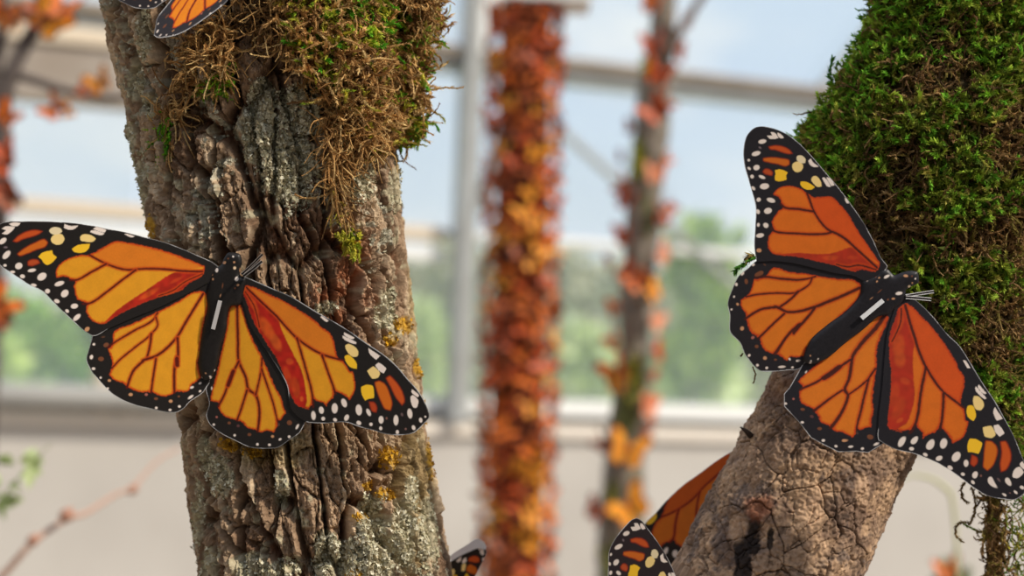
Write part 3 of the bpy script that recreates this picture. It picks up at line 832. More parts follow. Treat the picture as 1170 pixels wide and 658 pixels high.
# bark colours: own colour of each plate, warm inner bark where plates have lifted off, mineral grey, crust lichen
cA, cB, cC, cD = srgb(158, 136, 114), srgb(106, 84, 68), srgb(198, 180, 156), srgb(124, 82, 58)
col = mixc(cA, cB, sstep(.3, .75, fbm(q * np.array([70, 70, 24]), 3, 71)))
col = mixc(col, cC, .7 * sstep(.55, .85, id2) * sstep(.35, .6, mid))
inner = sstep(.50, .62, fbm(q * np.array([45, 45, 16]), 3, 81)) * sstep(.45, .1, ridge * .9) 
col = mixc(col, srgb(84, 60, 44), .8 * sstep(.16, .02, e1))  # inner-bark brown that also paints shade into the fissures
col = mixc(col, cD, .5 * inner)
warm = sstep(60, 20, np.hypot((px1[:, 0] - 392) / 1.0, (px1[:, 1] - 320) / 1.7)) * sstep(.4, .55, fbm(q * 60, 3, 85))
col = mixc(col, srgb(140, 88, 60), .75 * warm)
col = col * (0.36 + .80 * fine + .70 * grit)[:, None] * np.array([1.04, 1.0, .94])
crust = sstep(.56, .64, fbm(q * 170, 4, 91, .65)) * sstep(.50, .64, fbm(q * 24, 2, 95))
col = mixc(col, srgb(178, 176, 158), .75 * crust)

def blob(px, lst):
    m = np.zeros(len(px))
    for cx, cy, rx, ry in lst:
        m = np.maximum(m, 1 - np.hypot((px[:, 0] - cx) / rx, (px[:, 1] - cy) / ry))
    return m
LICH = [
    ('pale grey-green leafy lichen patch below the moss', [(330, 190, 42, 60), (300, 150, 30, 45), (345, 130, 35, 40), (300, 112, 18, 25)]),
    ('pale lichen patch at the bottom of the trunk', [(430, 625, 30, 60), (402, 640, 22, 34), (458, 615, 20, 50), (425, 578, 18, 20)]),
    ('lichen strip down the lower right edge', [(488, 610, 14, 55), (470, 565, 10, 26)]),
    ('small lichen patch left of the bottom one', [(322, 560, 12, 30)]),
    ('small lichen patch beside the big bottom one', [(372, 635, 18, 34)]),
    ('thin lichen streak near the upper left edge', [(166, 40, 12, 34), (155, 92, 13, 30), (172, 118, 14, 20)]),
    ('lichen flecks on the left edge above the wing', [(160, 215, 10, 45), (150, 160, 7, 26)]),
    ('lichen flecks below the left wing', [(254, 545, 15, 26), (234, 520, 10, 30), (228, 585, 9, 40), (240, 645, 14, 22)]),
    ('lichen clumps at the bottom left', [(285, 646, 26, 18), (322, 652, 20, 18)]),
    ('silvery lichen flecks right of the upper patch', [(412, 200, 18, 36)]),
    ('lichen flecks on the upper right edge', [(455, 215, 12, 32)]),
    ('silvery lichen streak above the right wing', [(440, 352, 14, 30)]),
    ('curled lichen tuft on the upper edge of the right wing', [(372, 352, 14, 10)]),
]
YELL = [(172, 262, 6, 18), (445, 523, 13, 14), (440, 565, 13, 8), (420, 555, 6, 6), (412, 590, 8, 6), (460, 372, 12, 12), (447, 388, 8, 10), (478, 420, 7, 12), (288, 516, 14, 8), (262, 508, 14, 8), (400, 280, 12, 6), (485, 470, 6, 14), (492, 520, 6, 30), (405, 655, 10, 5)]
front = (np.abs(np.tile(T1.th, T1.n)) < 1.75)
ym = blob(px1, YELL) * front
col = mixc(col, srgb(196, 150, 44), .85 * sstep(.05, .35, ym + (fine - .5) * 1.2) * (ym > 0))
olive = blob(px1, [(470, 560, 30, 130), (478, 320, 14, 120), (310, 510, 60, 30)]) * front
col = mixc(col, srgb(140, 122, 62), .45 * sstep(0, .5, olive + (mid - .5)) * (olive > 0))
allm = blob(px1, [b for _, l in LICH for b in l]) * front
allm2 = allm + (fbm(q * 170, 3, 97) - .5) * 1.1
col = mixc(col, srgb(186, 178, 150) * (.55 + .9 * grit)[:, None], .75 * sstep(.12, .3, allm2))

trunkA = thing('tree', 'thick ridged tree trunk with pale lichen patches and draped moss, behind the left butterfly', 'tree', [ctrl[0][0], ctrl[0][1], 0])
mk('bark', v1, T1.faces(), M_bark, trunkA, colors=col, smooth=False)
nr1 = T1.normals().reshape(-1, 3)

M_lichen = material('lichen', tint=True, rough=0.95, spec=0.1, trans=0.08)
def flakes(name, pos, nrm, size, cols, parent, mat, label=None, kind=None):
    """small ruffled lobes standing off the bark"""
    n = len(pos); K = 9
    up = nrm + RNG.normal(0, .45, (n, 3)); up /= np.linalg.norm(up, axis=1)[:, None]
    a = np.cross(up, RNG.normal(0, 1, (n, 3))); a /= np.linalg.norm(a, axis=1)[:, None]; b = np.cross(up, a)
    th = np.linspace(0, 2 * math.pi, K, endpoint=False)
    rad = size[:, None] * (0.65 + .7 * RNG.random((n, K))) * np.where(np.arange(K) % 2, .62, 1.0)
    hh = size[:, None] * (RNG.random((n, K)) * .9 - .15)
    base = pos + nrm * (size * (.05 + .5 * RNG.random(n)))[:, None]
    ring = base[:, None] + a[:, None] * (np.cos(th) * rad)[..., None] + b[:, None] * (np.sin(th) * rad)[..., None] + up[:, None] * hh[..., None]
    v = np.concatenate([base[:, None], ring], 1).reshape(-1, 3)
    i = np.arange(n)[:, None] * (K + 1)
    f = np.stack([i + 0 * np.arange(K), i + 1 + np.arange(K), i + 1 + (np.arange(K) + 1) % K], -1).reshape(-1, 3)
    c = np.repeat(cols, K + 1, 0)
    o_ = mk(name, v, f, mat, parent, colors=c, smooth=True)
    if label: o_['label'] = label
    if kind: o_['kind'] = kind
    return o_

def sample_mask(px, mask, ok, density, pitch):
    """vertex indices where mask > 0, thinned to about one per pitch x pitch photo columns"""
    idx = np.where(ok & (mask > 0))[0]
    idx = RNG.permutation(idx)
    cell = np.floor(px[idx] / pitch).astype(np.int64); key = cell[:, 0] * 100000 + cell[:, 1]
    _, u = np.unique(key, return_index=True)
    idx = idx[u]
    return idx[RNG.random(len(idx)) < density]
for lab, bl in LICH:
    m = blob(px1, bl)
    m = m + (fbm(q * 120, 3, 97) - .5) * 1.3 + (e1 - .25) * .35
    ok = front & (blob(px1, bl) > 0)
    ids = sample_mask(px1, m - .16, ok, .8, 2.0)
    if not len(ids): continue
    cc = mixc(srgb(204, 198, 172), srgb(160, 154, 124), RNG.random(len(ids)))
    cc = mixc(cc, srgb(224, 218, 196), (RNG.random(len(ids)) < .3) * .8)
    flakes('lichen_patch', v1[ids], nr1[ids], (.0005 + .0007 * RNG.random(len(ids))), cc, trunkA, M_lichen, lab)
ids = sample_mask(px1, ym + (fbm(q * 150, 3, 99) - .5) * .8, front & (ym > 0), .7, 2.2)
flakes('yellow_lichen', v1[ids], nr1[ids], .0006 + .0007 * RNG.random(len(ids)), mixc(srgb(206, 156, 40), srgb(170, 130, 50), RNG.random(len(ids))), trunkA, M_lichen, 'yellow lichen specks', 'stuff')
ids = sample_mask(px1, crust - .35, front & (px1[:, 1] > -10) & (px1[:, 1] < 668), .40, 2.6)
flakes('lichen_speckle', v1[ids], nr1[ids], .0005 + .0006 * RNG.random(len(ids)), mixc(srgb(190, 186, 166), srgb(150, 142, 120), RNG.random(len(ids))), trunkA, M_lichen, None, 'stuff')

# -- the smoother limb on the right, running up into the moss
lr = pxctrl([(790, 830, .93, 108), (832, 745, .93, 103), (874, 658, .93, 99), (908, 590, .93, 96), (942, 515, .93, 93), (980, 430, .93, 92), (1022, 340, .935, 94), (1062, 240, .94, 98), (1092, 140, .945, 100), (1112, 40, .95, 98), (1124, -60, .955, 92), (1130, -160, .96, 88)])
a_, b_ = lr[0], lr[-1]
lctrl = [[a_[0] + .03, a_[1] + .05, 0.0, a_[3] * 1.4], [a_[0] + .025, a_[1] + .045, .12, a_[3] * 1.2], [a_[0] - .005, a_[1] + .03, .5, a_[3] * 1.08], [a_[0] - .012, a_[1] + .012, .85, a_[3] * 1.03]] + lr + [[b_[0] + .01, b_[1], b_[2] + .3, b_[3] * .9], [b_[0] + .04, b_[1] + .02, b_[2] + .7, b_[3] * .7]]
T2 = Tube(lctrl, P(900, 668, .9)[2] - .01, P(900, 400, .9)[2], 0.0004, 380, 100)
q2 = T2.q
wq = q2 + (np.c_[fbm(q2 * 60, 3, 101), fbm(q2 * 60, 3, 102), fbm(q2 * 60, 3, 103)] - .5) * .010
d1, d2, i1 = voronoi(wq * np.array([1/.017, 1/.017, 1/.026]), 105)
ea = d2 - d1
wqb = q2 + (np.c_[fbm(q2 * 120, 3, 111), fbm(q2 * 120, 3, 112), fbm(q2 * 120, 3, 113)] - .5) * .006
d1, d2, i2 = voronoi(wqb * np.array([1/.0095, 1/.0095, 1/.013]), 115)
eb = d2 - d1
f2 = fbm(q2 * np.array([560, 560, 320]), 4, 121, .7); m2 = fbm(q2 * 90, 4, 131)
keep2 = sstep(.42, .56, fbm(q2 * 35, 2, 133))
h2 = .0018 * (sstep(0, .026, ea) - 1) + .0014 * keep2 * (sstep(0, .07, eb) - 1) + .0010 * (i1 - .5) + .0005 * (i2 - .5) + .004 * (m2 - .5) + .0019 * (f2 - .5) + .004 * (fbm(q2 * 20, 2, 135) - .5) + .0012 * (vnoise(q2 * 800, 163) - .5)
v2 = T2.build(h2); px2, _ = to_px(v2)
fr2 = np.abs(np.tile(T2.th, T2.n)) < 1.7
# knot: a low swelling with a hollow
kn = np.hypot((px2[:, 0] - 868) / 22, (px2[:, 1] - 582) / 17) * np.where(fr2, 1, 99)
v2 = T2.build(h2 + .0032 * np.exp(-kn ** 2 * 1.2) - .0028 * np.exp(-(kn * 2.2) ** 2))
c2 = mixc(srgb(166, 138, 114), srgb(128, 104, 88), sstep(.35, .65, fbm(q2 * np.array([50, 50, 26]), 4, 141)))
c2 = mixc(c2, srgb(196, 162, 130), .7 * sstep(.5, .66, fbm(q2 * 75, 4, 143, .6)) )
c2 = mixc(c2, srgb(112, 98, 92), .75 * sstep(.50, .62, fbm(q2 * 150, 4, 145, .7)) * sstep(.4, .6, fbm(q2 * 40, 2, 147)))
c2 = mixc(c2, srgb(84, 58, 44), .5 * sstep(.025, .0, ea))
spk = sstep(.60, .70, fbm(q2 * 520, 3, 149)); c2 = mixc(c2, srgb(70, 56, 50), .6 * spk)
gr2 = vnoise(q2 * 1100, 161) * .5 + vnoise(q2 * 650, 162) * .5
c2 = c2 * (0.28 + .78 * f2 + .66 * gr2)[:, None]
st = blob(px2, [(848, 644, 12, 36), (862, 604, 10, 22), (880, 616, 6, 16), (856, 622, 14, 14)]) * fr2
c2 = mixc(c2, srgb(34, 28, 28), .92 * sstep(.0, .18, st + (fbm(q2 * 160, 4, 151, .7) - .5) * 1.3 - .10) * (st > 0))
pale = blob(px2, [(845, 605, 16, 26), (925, 585, 24, 20), (938, 560, 22, 16), (985, 560, 9, 26)]) * fr2
c2 = mixc(c2, srgb(214, 178, 146), .6 * sstep(0, .5, pale + (m2 - .5)) * (pale > 0))
red = blob(px2, [(868, 580, 26, 20)]) * fr2
c2 = mixc(c2, srgb(166, 96, 62), .5 * sstep(0, .6, red + (fbm(q2 * 130, 4, 153, .7) - .5) * 1.4 - .1) * (red > 0))
dk = blob(px2, [(905, 445, 55, 22)]) * fr2
c2 = mixc(c2, srgb(112, 78, 58), .6 * sstep(0, .6, dk + (m2 - .5)) * (dk > 0))
limb = thing('tree_limb', 'leaning bare tree limb with fine cracked tan bark that runs up into thick green moss', 'tree limb', [lctrl[0][0], lctrl[0][1], 0])
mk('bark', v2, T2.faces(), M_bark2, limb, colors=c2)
# a small broken twig stub on its left edge
def tubeob(name, pts, rad, mat, parent=None, sides=8, colors=None, loc=None, cap=True):
    p = np.array(pts, float); n = len(p); rad = np.broadcast_to(np.asarray(rad, float), (n,))
    t = np.gradient(p, axis=0); t /= np.linalg.norm(t, axis=1)[:, None]
    ref = np.array([0.3, -1, .2]); a = np.cross(t, ref); a /= np.linalg.norm(a, axis=1)[:, None]; b = np.cross(t, a)
    th = np.linspace(0, 2 * math.pi, sides, endpoint=False)
    v = p[:, None] + (a[:, None] * np.cos(th)[None, :, None] + b[:, None] * np.sin(th)[None, :, None]) * rad[:, None, None]
    i = np.arange(n - 1)[:, None] * sides; j = np.arange(sides)[None]
    f = np.stack([i + j, i + (j + 1) % sides, i + sides + (j + 1) % sides, i + sides + j], -1).reshape(-1, 4)
    fs = [f, np.arange(sides)[::-1][None], ((n - 1) * sides + np.arange(sides))[None]]
    return mk(name, v.reshape(-1, 3), fs, mat, parent, loc=loc, colors=colors)
M_dark = material('dark_twig', color=srgb(60, 48, 42), rough=.9)
tubeob('twig_stub', [P(858, 498, .915), P(852, 492, .913), P(846, 488, .912)], [.0016, .0011, .0004], M_dark, limb)
# ------------------------------------------------------------------ moss
def strands(pos, dirn, length, rad, c0, c1, curl=.5, grav=0.0, seg=8, leaf=1.0, leaves=14, tip=.35, c2=None):
    """returns verts, tris, colours of many curling strands with small scale leaves"""
    n = len(pos); seg1 = seg + 1
    p = pos.copy(); d = dirn / (np.linalg.norm(dirn, axis=1)[:, None] + 1e-9)
    path = [p.copy()]; step = (length / seg)[:, None]
    bend = RNG.normal(0, 1, (n, 3))
    spin = RNG.normal(0, 1, (n, 3)); spin /= np.linalg.norm(spin, axis=1)[:, None]
    rate = (RNG.normal(0, 1, (n, 1)) * 1.1) * curl * 8.0 / seg
    for _ in range(seg):
        bend = bend * .5 + RNG.normal(0, .7, (n, 3))
        d = d + bend * curl * .30 + np.cross(spin, d) * rate + np.array([0, 0, -1.0]) * grav
        d /= np.linalg.norm(d, axis=1)[:, None]
        p = p + d * step; path.append(p.copy())
    path = np.stack(path, 1)
    t = np.gradient(path, axis=1); t /= np.linalg.norm(t, axis=2)[..., None] + 1e-12
    ref = RNG.normal(0, 1, (n, 1, 3)); a = np.cross(t, ref); a /= np.linalg.norm(a, axis=2)[..., None] + 1e-12; b = np.cross(t, a)
    S = 4; th = np.arange(S) * 2 * math.pi / S
    tt = np.linspace(0, 1, seg1); taper = (1 - .65 * tt)
    R = rad[:, None] * taper[None]
    v = path[:, :, None] + (a[:, :, None] * np.cos(th)[None, None, :, None] + b[:, :, None] * np.sin(th)[None, None, :, None]) * R[:, :, None, None]
    tc = sstep(1 - tip - .3, 1 - tip + .3, tt)
    colp = c0[:, None] * (1 - tc)[None, :, None] + c1[:, None] * tc[None, :, None]
    colv = np.repeat(colp[:, :, None], S, 2)
    base = (np.arange(n) * seg1 * S)[:, None, None]
    i = (np.arange(seg) * S)[None, :, None]; j = np.arange(S)[None, None]
    A = base + i + j; B = base + i + (j + 1) % S
    f1 = np.stack([A, B, B + S], -1).reshape(-1, 3); f2 = np.stack([A, B + S, A + S], -1).reshape(-1, 3)
    V = [v.reshape(-1, 3)]; Fc = [f1, f2]; Cc = [colv.reshape(-1, 3)]
    off = n * seg1 * S
    if leaves:
        L = leaves
        s = (np.arange(L) + .5) / L
        fi = s * seg; i0 = np.clip(fi.astype(int), 0, seg - 1); w = (fi - i0)[None, :, None]
        lp = path[:, i0] * (1 - w) + path[:, i0 + 1] * w
        lt = t[:, i0]; la = a[:, i0]; lb = b[:, i0]
        cl = colp[:, i0]
        for kk in range(2):
            ph = RNG.random((n, L)) * 2 * math.pi
            o1 = la * np.cos(ph)[..., None] + lb * np.sin(ph)[..., None]
            sd = np.cross(lt, o1)
            ll = (rad[:, None] * (2.6 + 2.2 * RNG.random((n, L))) * leaf * (1 - .35 * s)[None])[..., None]
            p0 = lp - sd * ll * .28 + o1 * rad[:, None, None] * .3; p1 = lp + sd * ll * .28 + o1 * rad[:, None, None] * .3; p2 = lp + lt * ll * .8 + o1 * ll * .75
            V.append(np.stack([p0, p1, p2], 2).reshape(-1, 3))
            m = n * L; Fc.append(off + np.arange(m * 3).reshape(-1, 3)); off += m * 3
            cj = cl * (.85 + .4 * RNG.random((n, L)))[..., None]
            Cc.append(np.repeat(cj[:, :, None], 3, 2).reshape(-1, 3))
    return np.concatenate(V), np.concatenate(Fc), np.concatenate(Cc)

def join(parts):
    V, F, C = [], [], []; off = 0
    for v, f, c in parts:
        V.append(v); F.append(f + off); C.append(c); off += len(v)
    return np.concatenate(V), np.concatenate(F), np.concatenate(C)

M_moss = material('moss', tint=True, rough=.8, spec=.2, trans=.22)
def pal(n, cols, w):
    c = np.array([srgb(*x) for x in cols]); w = np.array(w, float); w /= w.sum()
    return c[RNG.choice(len(cols), n, p=w)] * (.75 + .5 * RNG.random((n, 1)))

def lumps(center_px, nz_seed, rx, ry, rz):
    pass

# ---- left trunk: moss draped over the top right
def surfz(px, py, rows, Zoff=0.0):
    """distance of the trunk's near surface at a photo position"""
    r = np.array(rows, float); o_ = np.argsort(r[:, 1]); r = r[o_]
    cx = np.interp(py, r[:, 1], r[:, 0]); cz = np.interp(py, r[:, 1], r[:, 2]); rr = np.interp(py, r[:, 1], r[:, 3])
    dx = np.clip((px - cx) / rr, -1.6, 1.6)
    R = rr * cz / FPX
    z = cz - R * np.sqrt(np.clip(1 - dx * dx, 0, 1)) + np.where(np.abs(dx) > 1, (np.abs(dx) - 1) * R * .3, 0)
    return z + Zoff, dx
ROW1 = [(374, 658, .935, 142), (351, 530, .935, 141), (335, 400, .935, 141), (321, 290, .934, 144), (306, 190, .933, 148), (292, 100, .932, 154), (277, 0, .932, 162), (262, -110, .935, 172)]
ROW2 = [(874, 658, .93, 99), (908, 590, .93, 96), (942, 515, .93, 93), (980, 430, .93, 92), (1022, 340, .935, 94), (1062, 240, .94, 98), (1092, 140, .945, 100), (1112, 40, .95, 98), (1124, -60, .955, 92)]

def seeds(poly, n, jitter=0):
    p = np.array(poly, float); lo, hi = p.min(0), p.max(0); out = []
    tot = 0
    while tot < n:
        c = RNG.random((n * 2, 2)) * (hi - lo) + lo; c = c[inside(c, p)]; out.append(c); tot += len(c)
    return np.concatenate(out)[:n]

def patch(poly, n, thick, rows, L, rad, c0, c1, curl, grav, leaf, leaves, tip, seg=8, outw=.38, along=(0, 0, 0), clump=True, thickfn=None):
    s = seeds(poly, n)
    if clump:
        w = vnoise(np.c_[s * .045, 0 * s[:, :1]], 201); keep = RNG.random(n) < sstep(.18, .55, w + .12); s = s[keep]
    z, dx = surfz(s[:, 0], s[:, 1], rows)
    th = thick * RNG.random(len(s)) if thickfn is None else thickfn(s) * RNG.random(len(s))
    z = z - th
    pos = P(s[:, 0], s[:, 1], z)
    out = -CF * 0.9 + CR * np.clip(dx, -1.2, 1.2)[:, None]
    dr = out * outw + RNG.normal(0, .6, (len(s), 3)) + np.array(along)
    m = len(s)
    return strands(pos, dr, L[0] + (L[1] - L[0]) * RNG.random(m), rad[0] + (rad[1] - rad[0]) * RNG.random(m), pal(m, *c0), pal(m, *c1), curl, grav, seg, leaf, leaves, tip)

TAN_ = ([(184, 142, 88), (204, 166, 108), (146, 106, 62), (216, 186, 130), (112, 80, 48)], [4, 3, 3, 2, 1.5])
OLV = ([(184, 178, 60), (150, 150, 44), (214, 206, 84), (120, 140, 34)], [3, 3, 2, 2])
GRN = ([(104, 168, 34), (80, 146, 28), (150, 190, 50), (64, 116, 24)], [3, 3, 2, 2])
BRN_ = ([(124, 92, 54), (92, 66, 40), (150, 114, 70), (66, 48, 30)], [3, 3, 2, 2])
parts = []
bulge = lambda s: .010 + .020 * np.exp(-((s[:, 0] - 430) / 70) ** 2 - ((s[:, 1] - 50) / 80) ** 2)
TOPP = [(310, -95), (490, -100), (496, 25), (484, 60), (480, 110), (472, 140), (458, 168), (430, 172), (405, 150), (385, 130), (372, 100), (350, 85), (330, 60), (318, 30)]
parts.append(patch(TOPP, 2750, .02, ROW1, (.010, .024), (.00046, .00086), TAN_, TAN_, .85, .06, 1.0, 16, .3, thickfn=bulge))
parts.append(patch(TOPP, 800, .02, ROW1, (.008, .018), (.00042, .00070), TAN_, OLV, .7, .06, 1.1, 20, .4, thickfn=lambda s: bulge(s) + .004, clump=False))
parts.append(patch([(325, -95), (492, -95), (484, 60), (478, 160), (455, 165), (460, 60), (400, 45), (360, 95), (330, 40)], 760, .02, ROW1, (.007, .015), (.00046, .00075), OLV, GRN, .6, .04, 1.15, 22, .5, thickfn=lambda s: bulge(s) + .004, clump=False))
# dark brown matted strands between the two wings of moss, and the tan hank on the left
parts.append(patch([(245, -95), (330, -95), (340, 30), (352, 75), (330, 60), (300, 45), (275, 30)], 520, .008, ROW1, (.012, .026), (.00034, .00056), BRN_, TAN_, .6, .12, .7, 12, .3))
parts.append(patch([(214, 48), (240, 26), (256, 14), (262, 50), (258, 90), (236, 98), (218, 100), (204, 140), (190, 148), (184, 140), (192, 110), (206, 84)], 400, .007, ROW1, (.009, .020), (.00036, .00064), TAN_, TAN_, .8, .12, .85, 12, .3))
parts.append(patch([(185, 140), (200, 135), (198, 175), (188, 180), (184, 160)], 160, .006, ROW1, (.006, .012), (.00028, .00042), GRN, GRN, .5, .3, 1.2, 12, .5, clump=False))
parts.append(patch([(228, 90), (262, 84), (262, 105), (235, 104)], 120, .006, ROW1, (.005, .010), (.00028, .00042), OLV, GRN, .5, .2, 1.2, 12, .5, clump=False))
parts.append(patch([(372, 95), (400, 120), (440, 150), (455, 172), (415, 180), (392, 168), (378, 190), (372, 150)], 460, .010, ROW1, (.009, .022), (.00034, .00060), TAN_, TAN_, .6, .15, .8, 8, .3))
# hanging hanks
def hank(a, b, n, wpx, L, c0, c1, curl=.35, grav=.25, rows=ROW1, lift=.006, rad=(.00034, .00062), leaf=.8, leaves=14):
    n = int(n * .5)
    t = RNG.random(n); s = np.array(a) * (1 - t)[:, None] + np.array(b) * t[:, None] + RNG.normal(0, wpx, (n, 2)) * np.array([1, .6])
    z, dx = surfz(s[:, 0], s[:, 1], rows); pos = P(s[:, 0], s[:, 1], z - lift * RNG.random(n))
    dr = np.array([0, -.25, -1.0]) + RNG.normal(0, .35, (n, 3))
    return strands(pos, dr, L[0] + (L[1] - L[0]) * RNG.random(n), rad[0] + (rad[1] - rad[0]) * RNG.random(n), pal(n, *c0), pal(n, *c1), curl, grav, 9, leaf, leaves, .3)
parts.append(hank((380, 150), (388, 225), 150, 4, (.012, .026), TAN_, TAN_))
parts.append(hank((388, 225), (404, 270), 60, 4, (.006, .014), TAN_, OLV))
parts.append(hank((394, 262), (408, 285), 60, 4, (.004, .008), OLV, OLV, leaf=1.2))
parts.append(hank((400, 150), (386, 200), 60, 5, (.010, .02), TAN_, TAN_))
parts.append(hank((200, 110), (192, 160), 110, 6, (.008, .018), TAN_, TAN_))
parts.append(hank((262, 20), (258, 90), 50, 3, (.012, .025), TAN_, TAN_))
parts.append(hank((470, 60), (468, 150), 160, 6, (.006, .012), OLV, GRN, curl=.6, leaf=1.2, leaves=12))
# wisps reaching out at the top right
def wisp(a, b, n, wpx, Z, L, c0, c1, dirv, **kw):
    t = RNG.random(n); s = np.array(a) * (1 - t)[:, None] + np.array(b) * t[:, None] + RNG.normal(0, wpx, (n, 2))
    pos = P(s[:, 0], s[:, 1], Z + RNG.normal(0, .004, n))
    dr = np.array(dirv, float) + RNG.normal(0, .45, (n, 3))
    return strands(pos, dr, L[0] + (L[1] - L[0]) * RNG.random(n), .00026 + .00022 * RNG.random(n), pal(n, *c0), pal(n, *c1), kw.get('curl', .6), kw.get('grav', .1), 8, kw.get('leaf', 1.0), kw.get('leaves', 12), kw.get('tip', .3))
parts.append(wisp((462, -8), (494, 8), 210, 7, .905, (.005, .011), TAN_, TAN_, (.3, 0, -.4)))
parts.append(wisp((488, 12), (497, 32), 26, 2.5, .905, (.005, .008), TAN_, OLV, (.4, 0, -.9), curl=.25))
parts.append(wisp((470, 25), (482, 40), 24, 3, .905, (.006, .010), TAN_, GRN, (.6, 0, -.7), curl=.3))
v, f, c = join(parts)
o_ = mk('moss', v, f, M_moss, trunkA, colors=c, smooth=False); o_['kind'] = 'stuff'; o_['label'] = 'tan and green moss draped over the upper trunk'
# matted fibre bed below the strands
M_mat = material('moss_bed', color=srgb(70, 52, 32), rough=1, noise=(150, tuple(srgb(96, 74, 40)), .35, .7), bump=(500, .8, .001))
def bed(name, poly_px, rows, thickfn, parent, step=2.2, seed=301, edge=14, mat=None):
    pl = resample(poly_px, step=step, smooth=True); lo, hi = pl.min(0), pl.max(0)
    gx, gy = np.meshgrid(np.arange(lo[0], hi[0], step), np.arange(lo[1], hi[1], step)); g = np.c_[gx.ravel(), gy.ravel()]
    g = g[inside(g, pl)]; dg = segdist(g, pl, np.roll(pl, -1, 0)); g = g[dg > step * .6]
    n = len(pl)
    res = geometry.delaunay_2d_cdt([Vector(p) for p in np.r_[pl, g]], [(i, (i + 1) % n) for i in range(n)], [], 0, 1e-5)
    qv = np.array([(a.x, a.y) for a in res[0]]); tri = np.array(res[2]); tri = tri[inside(qv[tri].mean(1), pl)]
    a, b, cc = qv[tri[:, 0]], qv[tri[:, 1]], qv[tri[:, 2]]
    ar = (b[:, 0]-a[:, 0])*(cc[:, 1]-a[:, 1]) - (b[:, 1]-a[:, 1])*(cc[:, 0]-a[:, 0]); tri[ar > 0] = tri[ar > 0][:, ::-1]
    dist = segdist(qv, pl, np.roll(pl, -1, 0)); z, dx = surfz(qv[:, 0], qv[:, 1], rows)
    prof = np.sqrt(sstep(0, edge, dist))
    th = thickfn(qv) * prof * (.45 + .8 * fbm(np.c_[qv * .09, 0 * qv[:, :1]], 3, seed))
    front_ = P(qv[:, 0], qv[:, 1], z - th); back_ = P(qv[:, 0], qv[:, 1], z + .004 + .012 * prof)
    N = len(qv); vv = np.r_[front_, back_]
    e = np.concatenate([tri[:, [0, 1]], tri[:, [1, 2]], tri[:, [2, 0]]]); key = np.sort(e, 1); kk = key[:, 0] * N + key[:, 1]
    u, inv, cnt = np.unique(kk, return_inverse=True, return_counts=True); be = e[cnt[inv] == 1]
    quads = np.c_[be[:, 1], be[:, 0], be[:, 0] + N, be[:, 1] + N]
    ob = mk(name, vv, [tri, tri[:, ::-1] + N, quads], mat or M_mat, parent)
    return ob
bed('moss_bed', [(325, -95), (478, -98), (482, -30), (478, 30), (470, 80), (468, 120), (450, 150), (415, 140), (385, 110), (362, 70), (345, 30)], ROW1, lambda s: bulge(s) * .8, trunkA)

# ---- right limb: thick moss
MOSSP = [(1034, -110), (1220, -110), (1225, 300), (1195, 560), (1150, 540), (1120, 470), (1090, 440), (1040, 420), (1000, 380), (955, 320), (930, 270), (925, 220), (922, 190), (916, 160), (930, 140), (955, 125), (962, 90), (985, 70), (990, 40), (1002, 12)]
ROW3 = [(1100, 560, .945, 60), (1090, 470, .945, 80), (1072, 340, .945, 125), (1080, 240, .95, 150), (1090, 140, .955, 160), (1108, 40, .955, 125), (1124, -60, .955, 118)]
thk = lambda s: .004 + .012 * RNG.random(len(s))
G2 = ([(124, 136, 44), (102, 118, 36), (146, 156, 56), (80, 90, 32), (156, 146, 66), (96, 136, 36)], [3, 3, 2, 2, 2, 1.5])
G3 = ([(126, 174, 46), (98, 150, 38), (170, 196, 70)], [3, 3, 1.5])
B2 = ([(144, 112, 70), (112, 84, 54), (172, 140, 94), (80, 60, 40), (132, 118, 58)], [3, 3, 2, 1.5, 3])
rp = []
def rpatch(poly, n, L, rad, c0, c1, curl, grav, leaf, leaves, tip, thickfn=thk, clump=True, seg=8, seed=201, thr=(.3, .6)):
    s = seeds(poly, n)
    if clump:
        w = fbm(np.c_[s * .022, 0 * s[:, :1]], 2, seed); s = s[RNG.random(len(s)) < sstep(thr[0], thr[1], w)]
    z, dx = surfz(s[:, 0], s[:, 1], ROW3); z = z - thickfn(s)
    pos = P(s[:, 0], s[:, 1], z); m = len(s)
    out = -CF * .8 + CR * np.clip(dx, -1.2, 1.2)[:, None] + CU * .15
    dr = out * .45 + RNG.normal(0, .62, (m, 3))
    return strands(pos, dr, L[0] + (L[1] - L[0]) * RNG.random(m), rad[0] + (rad[1] - rad[0]) * RNG.random(m), pal(m, *c0), pal(m, *c1), curl, grav, seg, leaf, leaves, tip)
rp.append(rpatch(MOSSP, 5700, (.007, .018), (.00036, .00066), B2, B2, .9, .04, .95, 16, .3, clump=False, thickfn=lambda s: .002 + .016 * fbm(np.c_[s * .05, 0 * s[:, :1]], 3, 222)))
rp.append(rpatch(MOSSP, 6400, (.006, .013), (.00040, .00070), G2, G2, .65, .0, 1.2, 18, .4, thr=(.485, .57), seed=205, thickfn=lambda s: .003 + .018 * fbm(np.c_[s * .05, 0 * s[:, :1]], 3, 222)))
rp.append(rpatch(MOSSP, 1350, (.006, .011), (.00042, .00070), G2, G3, .5, -.02, 1.3, 20, .5, thickfn=lambda s: .007 + .018 * fbm(np.c_[s * .05, 0 * s[:, :1]], 3, 222), thr=(.46, .58), seed=205))
LEFT_EDGE = [(1034, -110), (1070, -110), (1050, 60), (1000, 110), (975, 160), (975, 260), (950, 300), (930, 270), (922, 200), (916, 160), (930, 140), (955, 125), (962, 90), (985, 70), (990, 40), (1002, 12)]
rp.append(rpatch(LEFT_EDGE, 1600, (.006, .012), (.00040, .00066), G2, G3, .5, -.04, 1.4, 14, .5, clump=False))
